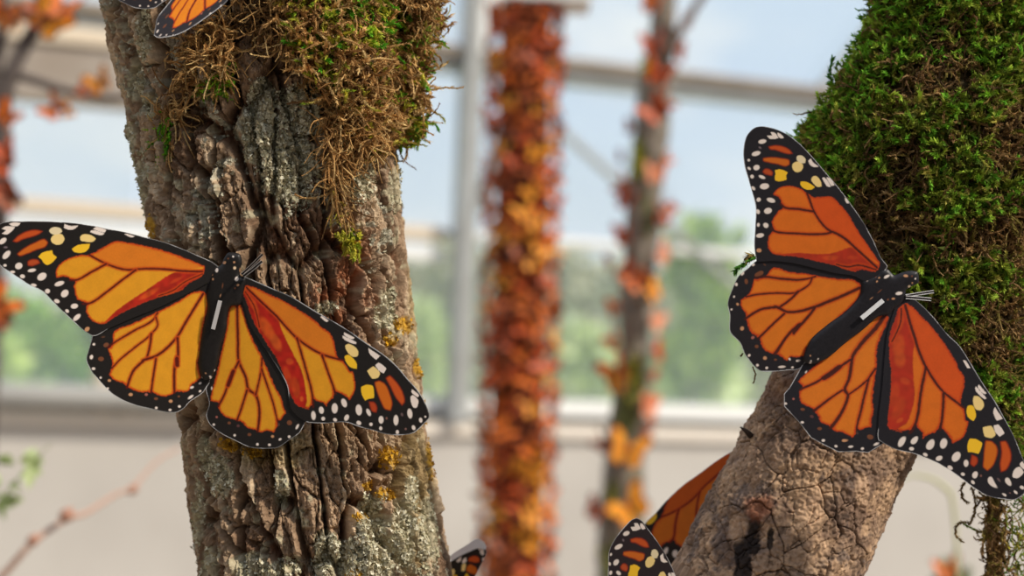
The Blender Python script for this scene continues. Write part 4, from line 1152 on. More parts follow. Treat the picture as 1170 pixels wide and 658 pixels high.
rp.append(rpatch([(1030, -110), (1220, -110), (1220, 60), (1030, 70)], 1200, (.006, .013), (.00040, .00066), G2, G3, .5, -.02, 1.3, 14, .5, clump=False))
# lower skirt of moss hanging free on the right
def free(poly, n, L, c0, c1, Z=.93, spread=.02, grav=.22, curl=.6, leaf=1.2, leaves=12, rad=(.00024, .00042), dirv=(0, -.1, -1)):
    s = seeds(poly, n); pos = P(s[:, 0], s[:, 1], Z + RNG.normal(0, spread, n) * .5)
    dr = np.array(dirv, float) + RNG.normal(0, .6, (n, 3))
    return strands(pos, dr, L[0] + (L[1] - L[0]) * RNG.random(n), rad[0] + (rad[1] - rad[0]) * RNG.random(n), pal(n, *c0), pal(n, *c1), curl, grav, 8, leaf, leaves, .4)
rp.append(free([(1124, 540), (1146, 540), (1150, 670), (1130, 670), (1124, 600)], 190, (.006, .014), B2, B2, spread=.008, rad=(.0003, .0006)))
rp.append(free([(1148, 520), (1185, 500), (1185, 670), (1150, 670)], 110, (.006, .014), G2, G3, spread=.012))
rp.append(free([(1150, 560), (1180, 560), (1180, 670), (1150, 670)], 50, (.006, .014), B2, OLV, spread=.012))
# single tendrils against the background
def tendril(pts, Z, r, c, leaves=26, leaf=1.0):
    p = resample(pts, closed=False, step=4); w_ = P(p[:, 0], p[:, 1], Z)
    n = len(w_); outp = []
    seglen = np.linalg.norm(w_[-1] - w_[0])
    for i in range(n - 1):
        d = w_[i + 1] - w_[i]; L = np.linalg.norm(d)
        outp.append(strands(w_[i][None], d[None], np.array([L * 1.25]), np.array([r]), pal(1, [c], [1]), pal(1, [c], [1]), .05, 0, 3, leaf, 4, .3))
    return join(outp)
tb = (128, 104, 60); tg = (110, 140, 40)
rp += [tendril([(1103, 551), (1098, 560), (1099, 568), (1105, 575)], .93, .0006, tb),
       tendril([(1110, 556), (1114, 570), (1114, 585), (1108, 598), (1100, 596), (1093, 600), (1092, 612), (1099, 619)], .93, .00055, tb),
       tendril([(1100, 598), (1107, 602), (1114, 605)], .93, .00045, tg),
       tendril([(951, 96), (948, 82), (951, 68)], .935, .0006, (70, 130, 30), leaf=1.3),
       tendril([(954, 110), (951, 96)], .935, .0006, tb),
       tendril([(1000, 24), (990, 28), (983, 20)], .935, .0006, (80, 140, 30), leaf=1.3),
       tendril([(864, 294), (857, 296), (853, 300), (846, 305), (840, 311)], .868, .0007, (60, 110, 28), leaf=1.2),
       tendril([(862, 292), (856, 293), (851, 296)], .868, .0008, (130, 110, 60), leaf=1.2),
       tendril([(860, 419), (863, 428), (861, 438)], .872, .0004, (110, 80, 44), leaf=.6),
       tendril([(846, 407), (849, 405)], .868, .0005, (90, 70, 44), leaf=.6),
       tendril([(986, 60), (984, 75), (978, 88)], .93, .0006, (70, 120, 28), leaf=1.3)]
# side twigs sticking out along the left silhouette
sil = [(916, 160), (922, 150), (932, 138), (944, 128), (952, 118), (956, 105), (962, 92), (972, 78), (984, 66), (988, 50), (996, 34), (1004, 18), (1012, 4)]
sp_ = resample(sil, closed=False, step=1.6); n = len(sp_) * 2
ss = sp_[RNG.integers(0, len(sp_), n)] + RNG.normal(0, 4, (n, 2)) + np.array([5, 3])
pos = P(ss[:, 0], ss[:, 1], .945 + RNG.normal(0, .012, n))
dr = -CR * .8 + CU * .7 + RNG.normal(0, .4, (n, 3))
rp.append(strands(pos, dr, .004 + .006 * RNG.random(n), .00036 + .0003 * RNG.random(n), pal(n, *G2), pal(n, *G3), .4, -.05, 8, 1.4, 16, .4))
v, f, c = join(rp)
o_ = mk('moss', v, f, M_moss, limb, colors=c, smooth=False); o_['kind'] = 'stuff'; o_['label'] = 'thick green and brown moss wrapped round the limb'
MB2 = material('dark_moss_bed', color=srgb(52, 42, 24), rough=1, noise=(150, tuple(srgb(80, 66, 34)), .35, .7), bump=(500, .8, .001))
bed('moss_bed', [(1044, -105), (1212, -105), (1215, 330), (1196, 420), (1160, 470), (1125, 455), (1090, 430), (1040, 400), (1000, 365), (965, 310), (945, 260), (938, 210), (934, 180), (948, 158), (970, 135), (980, 105), (1000, 78), (1004, 45), (1014, 15)], ROW3, lambda s: .009 + 0 * s[:, 0], limb, mat=MB2)

# slim mossy stem at the right edge
stem = thing('mossy_stem', 'slim brown stem shaggy with moss hanging below the right wing tip', 'stem', P(1136, 1400, .945) * np.array([1, 1, 0]))
sp = [P(1140, 500, .945), P(1137, 560, .945), P(1134, 610, .945), P(1136, 660, .945), P(1140, 760, .945)]
bx, by, _ = sp[-1]
sp = sp + [np.array([bx + .01, by, .8]), np.array([bx + .015, by, .4]), np.array([bx + .02, by, 0.0])]
tubeob('stalk', spline(sp, np.linspace(0, len(sp) - 1, 120)), .0032, material('stalk_bark', color=srgb(100, 74, 48), rough=.95, bump=(600, 1, .001)), stem, sides=10)
# ------------------------------------------------------------------ greenhouse behind
YAW = .46
E_dir = np.array([1.0, YAW, 0]); E_dir /= np.linalg.norm(E_dir)      # along the glass wall
N_dir = np.array([-E_dir[1], E_dir[0], 0])                             # away from the viewpoint
WO = P(585, 329, 7.0)
def wl(px, py, off=0.0):
    d = P(px, py, 1.0) - C0; t = ((WO + N_dir * off - C0) @ N_dir) / (d @ N_dir); p = C0 + d * t
    return (p - WO) @ E_dir, p[2]
def wp(s, h_, d=0.0):
    return WO * np.array([1, 1, 0]) + E_dir * s + N_dir * d + np.array([0, 0, h_])

def boxw(s0, s1, h0, h1, d0, d1, bev=.004):
    """box in wall coordinates with small chamfers"""
    c = []
    b = min(bev, abs(s1 - s0) * .2, abs(h1 - h0) * .2, abs(d1 - d0) * .2)
    bm_ = []
    import bmesh
    bm = bmesh.new(); bmesh.ops.create_cube(bm, size=1)
    for v_ in bm.verts:
        v_.co = Vector(((s0 + s1) / 2 + v_.co.x * (s1 - s0), (d0 + d1) / 2 + v_.co.y * (d1 - d0), (h0 + h1) / 2 + v_.co.z * (h1 - h0)))
    bmesh.ops.bevel(bm, geom=bm.edges[:], offset=b, segments=1, affect='EDGES')
    bm.verts.ensure_lookup_table()
    vs = [wp(v_.co.x, v_.co.z, v_.co.y) for v_ in bm.verts]; fs = [[v_.index for v_ in f_.verts] for f_ in bm.faces]
    bm.free(); return vs, fs
def merge(lst):
    V, Fq = [], []
    for v_, f_ in lst:
        o_ = len(V); V += list(v_); Fq += [[i + o_ for i in x] for x in f_]
    return V, Fq
def beam(a, b, w, d):
    """bar between two wall points (s,h,depth)"""
    pa, pb = wp(*a), wp(*b); t = (pb - pa) / np.linalg.norm(pb - pa); x = np.cross(t, N_dir); x /= np.linalg.norm(x)
    vs = []
    for p in (pa, pb):
        for sx, sy in ((-1, -1), (1, -1), (1, 1), (-1, 1)): vs.append(p + x * w / 2 * sx + N_dir * d / 2 * sy)
    return vs, [[0, 1, 5, 4], [1, 2, 6, 5], [2, 3, 7, 6], [3, 0, 4, 7], [3, 2, 1, 0], [4, 5, 6, 7]]

M_conc = material('concrete', color=srgb(186, 181, 175), rough=.95, noise=(1.6, tuple(srgb(166, 160, 154)), .3, .75), bump=(90, .3, .003))
M_cap = material('pale_cap', color=srgb(222, 212, 200), rough=.8)
M_alu = material('aluminium', color=srgb(142, 142, 138), rough=.45, spec=.5, noise=(6, tuple(srgb(158, 160, 160)), .3, .7))
M_white = material('white_paint', color=srgb(222, 222, 220), rough=.5)
M_gut = material('weathered_gutter', color=srgb(150, 138, 124), rough=.7, noise=(5, tuple(srgb(126, 116, 104)), .3, .7))
M_tan = material('tan_timber', color=srgb(206, 190, 168), rough=.8)

sL, sR = wl(-260, 329)[0], wl(1430, 329)[0]
hy = lambda py, px=535, off=0: wl(px, py, off)[1]
h_cap = hy(486, 640)
# concrete base wall, cap and sill
v, f = boxw(sL, sR, 0, h_cap - .045, -.02, .22); wall = structure(mk('wall_back', v, f, M_conc, loc=wp(0, 0), smooth=False), 'low concrete wall below the greenhouse glass', 'wall')
v, f = boxw(sL, sR, h_cap - .045, h_cap, -.05, .24); structure(mk('trim_1', v, f, M_cap, loc=wp(0, h_cap), smooth=False), 'pale cap along the top of the concrete wall', 'trim')
# vertical form joints in the concrete
h_s0, h_s1 = hy(476, 640), hy(458, 640)
v, f = boxw(sL, sR, h_cap, h_s0, .07, .11); structure(mk('trim_20', v, f, material('dark_gap_strip', color=srgb(104, 102, 98), rough=.8), loc=wp(0, h_cap), smooth=False), 'dark recessed strip between cap and sill rail', 'trim')  # dark grey strip set back in the gap between cap and sill
v, f = boxw(sL, sR, h_s0, h_s1, .0, .12)
structure(mk('trim_2', v, f, M_white, loc=wp(0, h_s0), smooth=False), 'pale sill rail above the cap', 'trim')
# middle rail
h_m = hy(264, 480)
v, f = boxw(sL, sR, h_m - .015, h_m + .015, .02, .08); structure(mk('trim_3', v, f, M_white, loc=wp(0, h_m), smooth=False), 'white horizontal glazing rail at mid height', 'trim')
# eaves gutter beam
h_b0, h_b1 = hy(76, 490), hy(50, 490)
v, f = merge([boxw(sL, sR, (h_b0 + h_b1) / 2, h_b1, -.06, .10)]); structure(mk('trim_4', v, f, M_gut, loc=wp(0, h_b1), smooth=False), 'weathered brown gutter beam high across the glass', 'trim')
v, f = merge([boxw(sL, sR, h_b0 - .01, (h_b0 + h_b1) / 2, -.03, .06)]); structure(mk('trim_5', v, f, M_alu, loc=wp(0, h_b0), smooth=False), 'grey rail just under the gutter beam', 'trim')
h_top = h_b1 + 1.6
# main column with its braces
s_c = wl(521, 400)[0]
v, f = merge([boxw(s_c - .045, s_c + .008, h_cap, h_top, -.10, -.02), boxw(s_c + .008, s_c + .038, h_cap, h_top, -.06, .0)])
structure(mk('trim_6', v, f, M_alu, loc=wp(s_c, h_cap), smooth=False), 'light grey steel column left of the orange post', 'column')
a1 = wl(540, 240); a2 = wl(566, 160)
v, f = beam((a1[0], a1[1], -.06), (a2[0] + .06, a2[1] + .18, -.06), .045, .04); structure(mk('trim_7', v, f, M_alu, loc=wp(a1[0], a1[1]), smooth=False), 'short diagonal brace rising right of the column', 'brace')
a1 = wl(536, 60); a2 = wl(562, -20)
v, f = beam((a1[0], a1[1], -.06), (a2[0], a2[1], -.06), .06, .04); structure(mk('trim_8', v, f, M_white, loc=wp(*a1), smooth=False), 'white diagonal brace at the top of the column', 'brace')
a1 = wl(632, 146); a2 = wl(716, 208)
v, f = beam((a1[0] - .1, a1[1] + .07, -.03), (a2[0] + .9, a2[1] - .66, -.03), .024, .024); structure(mk('trim_9', v, f, M_alu, loc=wp(*a1), smooth=False), 'thin diagonal tie rod right of the orange post', 'brace')
a1 = wl(935, 100); a2 = wl(985, 40)
v, f = beam((a1[0], a1[1], -.03), (a2[0] + .2, a2[1] + .25, -.03), .03, .03); structure(mk('trim_10', v, f, M_alu, loc=wp(*a1), smooth=False), 'thin diagonal brace meeting the gutter beam at the right', 'brace')
# slim mullions
for i, px in enumerate((118, 150, 300, 1090)):
    s = wl(px, 440)[0]; w_ = .05 if px == 118 else .03
    v, f = boxw(s - w_ / 2, s + w_ / 2, h_cap, h_top if px > 200 else hy(420, px), -.03, .06)
    structure(mk('trim_%d' % (11 + i), v, f, M_tan if px < 200 else M_white, loc=wp(s, h_cap), smooth=False), ['short tan post on the wall at the left', 'short grey post on the wall at the left', 'white mullion behind the ridged trunk', 'white mullion behind the moss'][i], 'post')
# horizontal pipe along the wall on the left
hp = hy(452, 60)
pth = [wp(sL + .1, hp, -.10), wp(wl(60, 452)[0], hp, -.10), wp(wl(185, 452)[0], hp, -.10), wp(wl(230, 452)[0], hp, -.10)]
pipe = tubeob('heating_pipe', pth, .04, material('grey_pipe', color=srgb(150, 148, 144), rough=.5), loc=pth[0], sides=20)
tag(pipe, 'grey heating pipe running along the concrete wall top at the left', 'pipe')
# upper left: broad beam and boarded band
h0, h1 = hy(124, 60), hy(62, 60); se = wl(232, 100)[0]
v, f = boxw(sL, se, h0, h1, -.20, -.08); structure(mk('trim_16', v, f, material('grey_board', color=srgb(158, 148, 138), rough=.8, noise=(4, tuple(srgb(140, 128, 116)), .3, .7)), loc=wp(sL, h0), smooth=False), 'broad weathered beam across the upper left', 'beam')
h0, h1 = hy(60, 60), hy(40, 60)
v, f = boxw(sL, se, h0, h1, -.22, -.10); structure(mk('trim_17', v, f, M_tan, loc=wp(sL, h0), smooth=False), 'pale tan strip above the broad beam', 'trim')
for i, py in enumerate((236, 262)):
    hh = hy(py, 60); v, f = boxw(sL, s_c - .06, hh - .025, hh + .025, .0, .07)
    structure(mk('trim_%d' % (18 + i), v, f, M_tan if i == 0 else M_white, loc=wp(sL, hh), smooth=False), ['tan glazing rail behind the left wing', 'white glazing rail just below the tan one'][i], 'trim')

# dusty glass, one pane per bay
M_glass = bpy.data.materials.new('dusty_glass'); M_glass.use_nodes = True
nt = M_glass.node_tree; out = nt.nodes['Material Output']; nt.nodes.remove(nt.nodes['Principled BSDF'])
tr = nt.nodes.new('ShaderNodeBsdfTransparent'); tr.inputs[0].default_value = (.97, .98, .98, 1)
gl = nt.nodes.new('ShaderNodeBsdfGlossy'); gl.inputs['Roughness'].default_value = .08
tl = nt.nodes.new('ShaderNodeBsdfTranslucent'); tl.inputs[0].default_value = (.9, .92, .92, 1)
m1 = nt.nodes.new('ShaderNodeMixShader'); m1.inputs[0].default_value = .14
m2 = nt.nodes.new('ShaderNodeMixShader'); m2.inputs[0].default_value = .04
nt.links.new(tr.outputs[0], m1.inputs[1]); nt.links.new(tl.outputs[0], m1.inputs[2]); nt.links.new(m1.outputs[0], m2.inputs[1]); nt.links.new(gl.outputs[0], m2.inputs[2]); nt.links.new(m2.outputs[0], out.inputs['Surface'])
edges_s = [sL] + sorted([wl(px, 440)[0] for px in (150, 300)] + [s_c, wl(1090, 440)[0]]) + [sR]
for i in range(len(edges_s) - 1):
    v, f = boxw(edges_s[i] + .005, edges_s[i + 1] - .005, h_s1, h_top, .045, .049, .0005)
    structure(mk('window_%d' % (i + 1), v, f, M_glass, loc=wp(edges_s[i], h_s1), smooth=False), 'dusty greenhouse pane, bay %s' % ['at the far left', 'behind the ridged trunk', 'left of the column', 'right of the column', 'at the far right'][i], 'window')

# ground inside and out
M_floor = material('gravel_floor', color=srgb(168, 156, 142), rough=1, noise=(20, tuple(srgb(140, 130, 118)), .3, .7))
fv = [wp(-12, 0, -14), wp(14, 0, -14), wp(14, 0, 0), wp(-12, 0, 0)]
fv = np.array(fv + [p - np.array([0, 0, .1]) for p in fv])
structure(mk('floor', fv, [[0, 1, 2, 3], [7, 6, 5, 4], [0, 4, 5, 1], [1, 5, 6, 2], [2, 6, 7, 3], [3, 7, 4, 0]], M_floor, loc=(0, 0, 0), smooth=False), 'pale gravel floor of the greenhouse', 'floor')
M_field = material('meadow', color=srgb(176, 190, 140), rough=1, noise=(.6, tuple(srgb(150, 172, 112)), .3, .7))
gx, gy = np.meshgrid(np.linspace(-60, 60, 61), np.linspace(0.25, 110, 60))
gz = .02 + .6 * (fbm(np.c_[gx.ravel() * .08, gy.ravel() * .08, 0 * gx.ravel()], 3, 401) - .5) * sstep(2, 30, gy.ravel()) + sstep(30, 110, gy.ravel()) * 3.0
gvs = np.array([wp(a, c, b) for a, b, c in zip(gx.ravel(), gy.ravel(), gz)])
i = np.arange(59)[:, None] * 61 + np.arange(60)[None]; gf = np.stack([i, i + 1, i + 62, i + 61], -1).reshape(-1, 4)
o_ = mk('ground', gvs, gf, M_field, loc=wp(0, 0, .25)); structure(o_, 'pale meadow outside rising towards the trees', 'ground')

# ---- shrubs and trees outside
M_leaf = material('leaf', tint=True, rough=.6, spec=.3, trans=.2)
M_stemm = material('woody_stem', color=srgb(110, 92, 72), rough=.9)
def leafcloud(n, size, cols, blobs, droop=0.0):
    """many small folded leaves filling a set of (x,y,z,r) balls"""
    b = np.array(blobs, float); w_ = b[:, 3] ** 2; k_ = RNG.choice(len(b), n, p=w_ / w_.sum())
    d = RNG.normal(0, 1, (n, 3)); d /= np.linalg.norm(d, axis=1)[:, None]
    pos = b[k_, :3] + d * (b[k_, 3] * RNG.random(n) ** .35)[:, None]
    ax = d * .5 + RNG.normal(0, .7, (n, 3)) + np.array([0, 0, -droop]); ax /= np.linalg.norm(ax, axis=1)[:, None]
    sd = np.cross(ax, RNG.normal(0, 1, (n, 3))); sd /= np.linalg.norm(sd, axis=1)[:, None]; up = np.cross(sd, ax)
    s = size * (.6 + .8 * RNG.random(n))[:, None]
    v_ = np.stack([pos, pos + ax * s * .45 + sd * s * .28 + up * s * .08, pos + ax * s, pos + ax * s * .45 - sd * s * .28 + up * s * .08], 1).reshape(-1, 3)
    i_ = np.arange(n)[:, None] * 4
    f_ = np.concatenate([i_ + np.array([0, 1, 2]), i_ + np.array([0, 2, 3])])
    c_ = np.repeat(pal(n, cols, [1] * len(cols)), 4, 0)
    return v_, f_, c_
def plant(name, label, cat, px, py, Z, halfw, top_px, cols, size, n, group=None, base_z=0.0, blobsn=9, stems=3):
    """a plant standing on the ground at distance Z, its crown between rows top_px and py"""
    top = P(px, top_px, Z); bot = P(px, py, Z); r = halfw * Z / FPX
    loc = np.array([top[0], top[1], base_z])
    t_ = thing(name, label, cat, loc, group)
    bl = []
    for i_ in range(blobsn):
        u = (i_ + .5) / blobsn
        c_ = top * (1 - u) + bot * u
        rr = r * (.38 + .25 * random.random())
        bl.append([c_[0] + random.uniform(-1, 1) * (r - rr) , c_[1] + random.uniform(-.6, .6) * r, c_[2] - rr * (1 - u) * .8, rr])
    v_, f_, c_ = leafcloud(n, size, cols, bl)
    oo = mk('foliage', v_, f_, M_leaf, t_, colors=c_, smooth=False)
    for j in range(stems):
        b_ = bl[(j * 3) % blobsn]
        p0 = loc + np.array([random.uniform(-.1, .1) * r, 0, 0]); p3 = np.array(b_[:3])
        pm = (p0 + p3) / 2 + np.array([random.uniform(-.1, .1), 0, .1]) * r
        tubeob('stem', spline([p0, pm, p3], np.linspace(0, 2, 14)), np.linspace(.02, .006, 14) * max(.5, r), M_stemm, t_, sides=7)
    return t_
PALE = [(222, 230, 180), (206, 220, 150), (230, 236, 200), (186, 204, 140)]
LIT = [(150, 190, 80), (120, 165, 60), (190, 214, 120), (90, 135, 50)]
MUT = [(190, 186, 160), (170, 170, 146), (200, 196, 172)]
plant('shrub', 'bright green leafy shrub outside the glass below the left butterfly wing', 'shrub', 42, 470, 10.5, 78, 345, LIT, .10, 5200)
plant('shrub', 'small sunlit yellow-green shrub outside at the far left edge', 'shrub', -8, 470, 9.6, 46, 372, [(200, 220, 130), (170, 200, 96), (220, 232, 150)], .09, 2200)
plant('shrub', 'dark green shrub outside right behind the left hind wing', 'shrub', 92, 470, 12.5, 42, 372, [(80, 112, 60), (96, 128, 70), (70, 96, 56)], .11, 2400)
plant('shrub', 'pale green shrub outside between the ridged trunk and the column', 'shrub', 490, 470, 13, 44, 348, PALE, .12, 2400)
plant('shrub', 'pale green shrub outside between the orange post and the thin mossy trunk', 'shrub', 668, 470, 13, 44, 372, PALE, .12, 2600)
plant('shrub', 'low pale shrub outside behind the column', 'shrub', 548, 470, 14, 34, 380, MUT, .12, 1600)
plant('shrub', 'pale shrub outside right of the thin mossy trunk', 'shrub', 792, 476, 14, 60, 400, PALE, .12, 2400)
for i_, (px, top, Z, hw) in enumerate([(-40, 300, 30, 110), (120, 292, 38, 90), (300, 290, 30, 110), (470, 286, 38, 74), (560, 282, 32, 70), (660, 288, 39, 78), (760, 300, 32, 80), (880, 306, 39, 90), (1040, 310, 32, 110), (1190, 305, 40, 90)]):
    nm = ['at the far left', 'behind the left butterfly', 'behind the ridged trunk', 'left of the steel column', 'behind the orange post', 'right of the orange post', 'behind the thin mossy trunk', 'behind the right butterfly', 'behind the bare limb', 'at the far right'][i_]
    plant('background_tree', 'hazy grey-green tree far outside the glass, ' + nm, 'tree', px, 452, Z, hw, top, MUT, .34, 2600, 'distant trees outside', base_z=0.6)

# ---- plants inside, blurred
plant('shrub', 'light green leafy sapling outside the glass, just left of the right butterfly', 'shrub', 806, 440, 7.9, 56, 246, [(166, 196, 74), (140, 176, 58), (190, 212, 104), (122, 156, 56)], .075, 1500, blobsn=11, stems=3)

# ------------------------------------------------------------------ small far butterflies
def bf_mesh(name, cols, bend, dark=.16, thick=.006):
    fw = [(.015, .06), (.10, .20), (.24, .36), (.38, .44), (.47, .42), (.50, .34), (.46, .22), (.40, .08), (.36, -.02), (.22, -.03), (.03, -.03)]
    hw = [(.02, -.01), (.20, -.01), (.34, -.04), (.38, -.12), (.36, -.22), (.30, -.31), (.20, -.37), (.12, -.36), (.06, -.24), (.025, -.10)]
    V, Fq, MI = [], [], []
    for side in (1, -1):
        for wi, ol in enumerate((fw, hw)):
            p = resample(ol, step=.06); c = p.mean(0); inn = c + (p - c) * (1 - dark * 1.3)
            if side < 0: p = p * [-1, 1]; inn = inn * [-1, 1]; c = c * [-1, 1]
            rings = [p, inn, (inn + c) / 2]; n = len(p); base = len(V)
            def lift(a): 
                x = abs(a[0]); return (a[0] * math.cos(bend), a[1], x * math.sin(bend) + .10 * x * x - (.012 if wi else 0) )
            for layer in (0, 1):
                for r in rings:
                    for a in r: V.append(np.array(lift(a)) - np.array([0, 0, thick * layer]))
                V.append(np.array(lift(c)) - np.array([0, 0, thick * layer]))
            L = 3 * n + 1
            flip = side < 0
            def add(q, m_):
                Fq.append(q[::-1] if flip else q); MI.append(m_)
            for layer in (0, 1):
                o0 = base + layer * L
                for i in range(n):
                    j = (i + 1) % n
                    for r in (0, 1):
                        q_ = [o0 + r * n + j, o0 + r * n + i, o0 + (r + 1) * n + i, o0 + (r + 1) * n + j]
                        add(q_ if layer == 0 else q_[::-1], (1 if r == 0 else 0))
                    q_ = [o0 + 2 * n + j, o0 + 2 * n + i, o0 + 3 * n]
                    add(q_ if layer == 0 else q_[::-1], 2 if True else 0)
            for i in range(n):
                j = (i + 1) % n; add([base + i, base + j, base + L + j, base + L + i], 1)
    # body
    ts = np.linspace(0, 1, 9); rad = [.004, .022, .03, .028, .024, .026, .022, .015, .004]; base = len(V)
    for t_, r in zip(ts, rad):
        for a in range(6):
            V.append(np.array([r * math.cos(a * math.pi / 3), .16 - .38 * t_, .01 + r * math.sin(a * math.pi / 3)]))
    for i in range(8):
        for a in range(6):
            Fq.append([base + i * 6 + (a + 1) % 6, base + i * 6 + a, base + (i + 1) * 6 + a, base + (i + 1) * 6 + (a + 1) % 6]); MI.append(1)
    o_ = mk(name, np.array(V), Fq, cols, loc=(0, 0, 0), smooth=False, matidx=MI)
    me = o_.data; COL.objects.unlink(o_); bpy.data.objects.remove(o_)
    return me
FK = material('dark_wing_border', color=srgb(70, 34, 22), rough=.6)
def cm(nm, a): return material(nm, color=srgb(*a), rough=.5, trans=.2)
VAR = {
    'deep red-orange': bf_mesh('paper_butterfly_deep', [cm('wing_red', (204, 84, 32)), FK, cm('wing_red_centre', (218, 98, 36))], .45),
    'orange': bf_mesh('paper_butterfly_orange', [cm('wing_orange', (228, 112, 34)), FK, cm('wing_orange_centre', (240, 132, 40))], .35),
    'amber yellow': bf_mesh('paper_butterfly_amber', [cm('wing_amber', (234, 144, 36)), FK, cm('wing_amber_centre', (246, 178, 60))], .25, dark=.10),
    'rusty brown': bf_mesh('paper_butterfly_rusty', [cm('wing_rust', (166, 80, 40)), FK, cm('wing_rust_centre', (186, 96, 52))], .6),
    'pale peach': bf_mesh('paper_butterfly_peach', [cm('wing_peach', (222, 140, 100)), cm('wing_peach_edge', (214, 130, 96)), cm('wing_peach_centre', (230, 160, 124))], .3, dark=.08),
}
def put(kind, pos, nrm, size, roll, label, group=None, tiltv=None):
    nrm = np.array(nrm, float); nrm /= np.linalg.norm(nrm)
    y = np.array([0, 0, 1.0]) - nrm * nrm[2]; y /= np.linalg.norm(y); x = np.cross(y, nrm)
    c_, s_ = math.cos(roll), math.sin(roll); x2 = x * c_ + y * s_; y2 = -x * s_ + y * c_
    o_ = bpy.data.objects.new('paper_butterfly', VAR[kind]); COL.objects.link(o_)
    o_.matrix_world = Matrix(((x2[0] * size, y2[0] * size, nrm[0] * size, pos[0]), (x2[1] * size, y2[1] * size, nrm[1] * size, pos[1]), (x2[2] * size, y2[2] * size, nrm[2] * size, pos[2]), (0, 0, 0, 1)))
    tag(o_, label, 'butterfly', group); return o_

# -- the post covered with butterflies
ZP = 3.2
cx = lambda y: np.interp(y, [0, 200, 400, 650], [601, 600, 596, 588])
pt, pb = P(cx(6), 6, ZP), P(cx(650), 650, ZP)
ax_ = (pb + pt) / 2
M_post = material('brown_post', color=srgb(84, 46, 30), rough=.95, noise=(30, tuple(srgb(58, 34, 24)), .3, .7), bump=(80, .6, .003))
def post_pt(z):
    t = (z - pb[2]) / (pt[2] - pb[2]); return np.array([pb[0] + (pt[0] - pb[0]) * t, pb[1] + (pt[1] - pb[1]) * t, z])
rows = []
for z in np.linspace(0, pt[2], 60):
    p = post_pt(z); rows.append(list(p) + [.041 + .006 * (1 - z / pt[2])])
rows = np.array(rows)
post = tubeob('butterfly_post', rows[:, :3], rows[:, 3], M_post, sides=24, loc=rows[0, :3])
tag(post, 'tall brown round post all but hidden under orange butterflies', 'post')
# timber board on top of the post
x0p, x1p = P(572, 4, ZP), P(668, 6, ZP)
board_c = pt + np.array([.035, 0, .012])
def lbox(c_, hx, hy_, hz, mat, name, label, cat):
    import bmesh
    bm = bmesh.new(); bmesh.ops.create_cube(bm, size=2)
    for v_ in bm.verts: v_.co = Vector((c_[0] + v_.co.x * hx, c_[1] + v_.co.y * hy_, c_[2] + v_.co.z * hz))
    bmesh.ops.bevel(bm, geom=bm.edges[:], offset=min(hx, hy_, hz) * .2, segments=2, affect='EDGES')
    o_ = mk(name, [tuple(v_.co) for v_ in bm.verts], [[v_.index for v_ in f_.verts] for f_ in bm.faces], mat, loc=(c_[0], c_[1], c_[2] - hz), smooth=False); bm.free()
    return tag(o_, label, cat)
lbox(board_c, .072, .06, .014, M_white, 'timber_board', 'pale painted board resting on top of the orange post', 'board')
kinds = ['deep red-orange', 'orange', 'amber yellow', 'rusty brown']
def hword(py):
    for lim, w_ in ((60, 'right under the pale board'), (130, 'level with the gutter beam'), (210, 'above the middle'), (290, 'around the middle'), (370, 'below the middle'), (450, 'just above the wall top'), (520, 'level with the wall cap'), (590, 'in front of the concrete')):
        if py < lim: return w_
    return 'near the picture bottom'
n_post = 296
for i_ in range(n_post):
    py = -5 + 690 * ((i_ + .5) / n_post) + random.uniform(-6, 6)
    z = pt[2] + (pb[2] - pt[2]) * (py - 6) / 644.0
    if z > pt[2] - .015: z = pt[2] - .015
    th = ((i_ * .618034) % 1.0 - .5) * math.radians(230)
    c_ = post_pt(z); nr = np.array([math.sin(th), -math.cos(th), 0])
    r_ = np.interp(z, [0, pt[2]], [.047, .041]) + .009 + random.random() * .009
    kind = random.choices(kinds, [3, 5, 2.4, 1.8])[0]
    nr2 = nr + np.array([random.uniform(-.3, .3), 0, random.uniform(-.5, .8)])
    side = 'left edge' if th < -.9 else ('right edge' if th > .9 else ('left half' if th < -.25 else ('right half' if th > .25 else 'front')))
    put(kind, c_ + nr * r_, nr2, random.uniform(.033, .050), random.uniform(-1.4, 1.4), f'{kind} paper butterfly, {side} of the orange post, {hword(py)}', 'butterflies covering the orange post')

# -- thin mossy trunk
ZT = 3.4
R2 = [(762, -60, 12), (758, 0, 12), (757, 30, 12), (753, 70, 13), (747, 110, 15), (744, 150, 17), (740, 200, 16), (735, 250, 16), (729, 320, 15), (725, 390, 14), (722, 430, 15), (716, 490, 18), (711, 560, 20), (707, 658, 22)]
c3 = [list(P(x, y, ZT)) + [1.22 * r * ZT / FPX] for x, y, r in R2][::-1]
c3 = [[c3[0][0] - .01, c3[0][1], 0.0, .05], [c3[0][0] - .005, c3[0][1], .45, .038]] + c3
T3 = Tube(c3, 5, 6, .01, 40, 16, coarse=.006)
q3 = T3.q
v3 = T3.build(.012 * (fbm(q3 * 40, 3, 501) - .5) + .004 * (fbm(q3 * 150, 3, 502) - .5)); px3, _ = to_px(v3)
cc3 = mixc(srgb(150, 142, 132), srgb(116, 106, 96), fbm(q3 * np.array([60, 60, 20]), 3, 503))
mo = .6 * blob(px3, [(726, 185, 16, 26), (738, 70, 8, 14), (726, 430, 14, 40), (700, 570, 10, 36), (727, 570, 10, 36), (700, 640, 14, 30), (715, 470, 18, 40), (740, 250, 8, 40)])
cc3 = mixc(cc3, srgb(90, 96, 40), .85 * sstep(0, .3, mo + (fbm(q3 * 90, 3, 505) - .5) * .5))
thin = thing('thin_tree', 'thin grey-brown tree with mossy patches and scattered butterflies, right of the orange post', 'tree', [c3[0][0], c3[0][1], 0])
mk('trunk', v3, T3.faces(), M_bark, thin, colors=cc3)
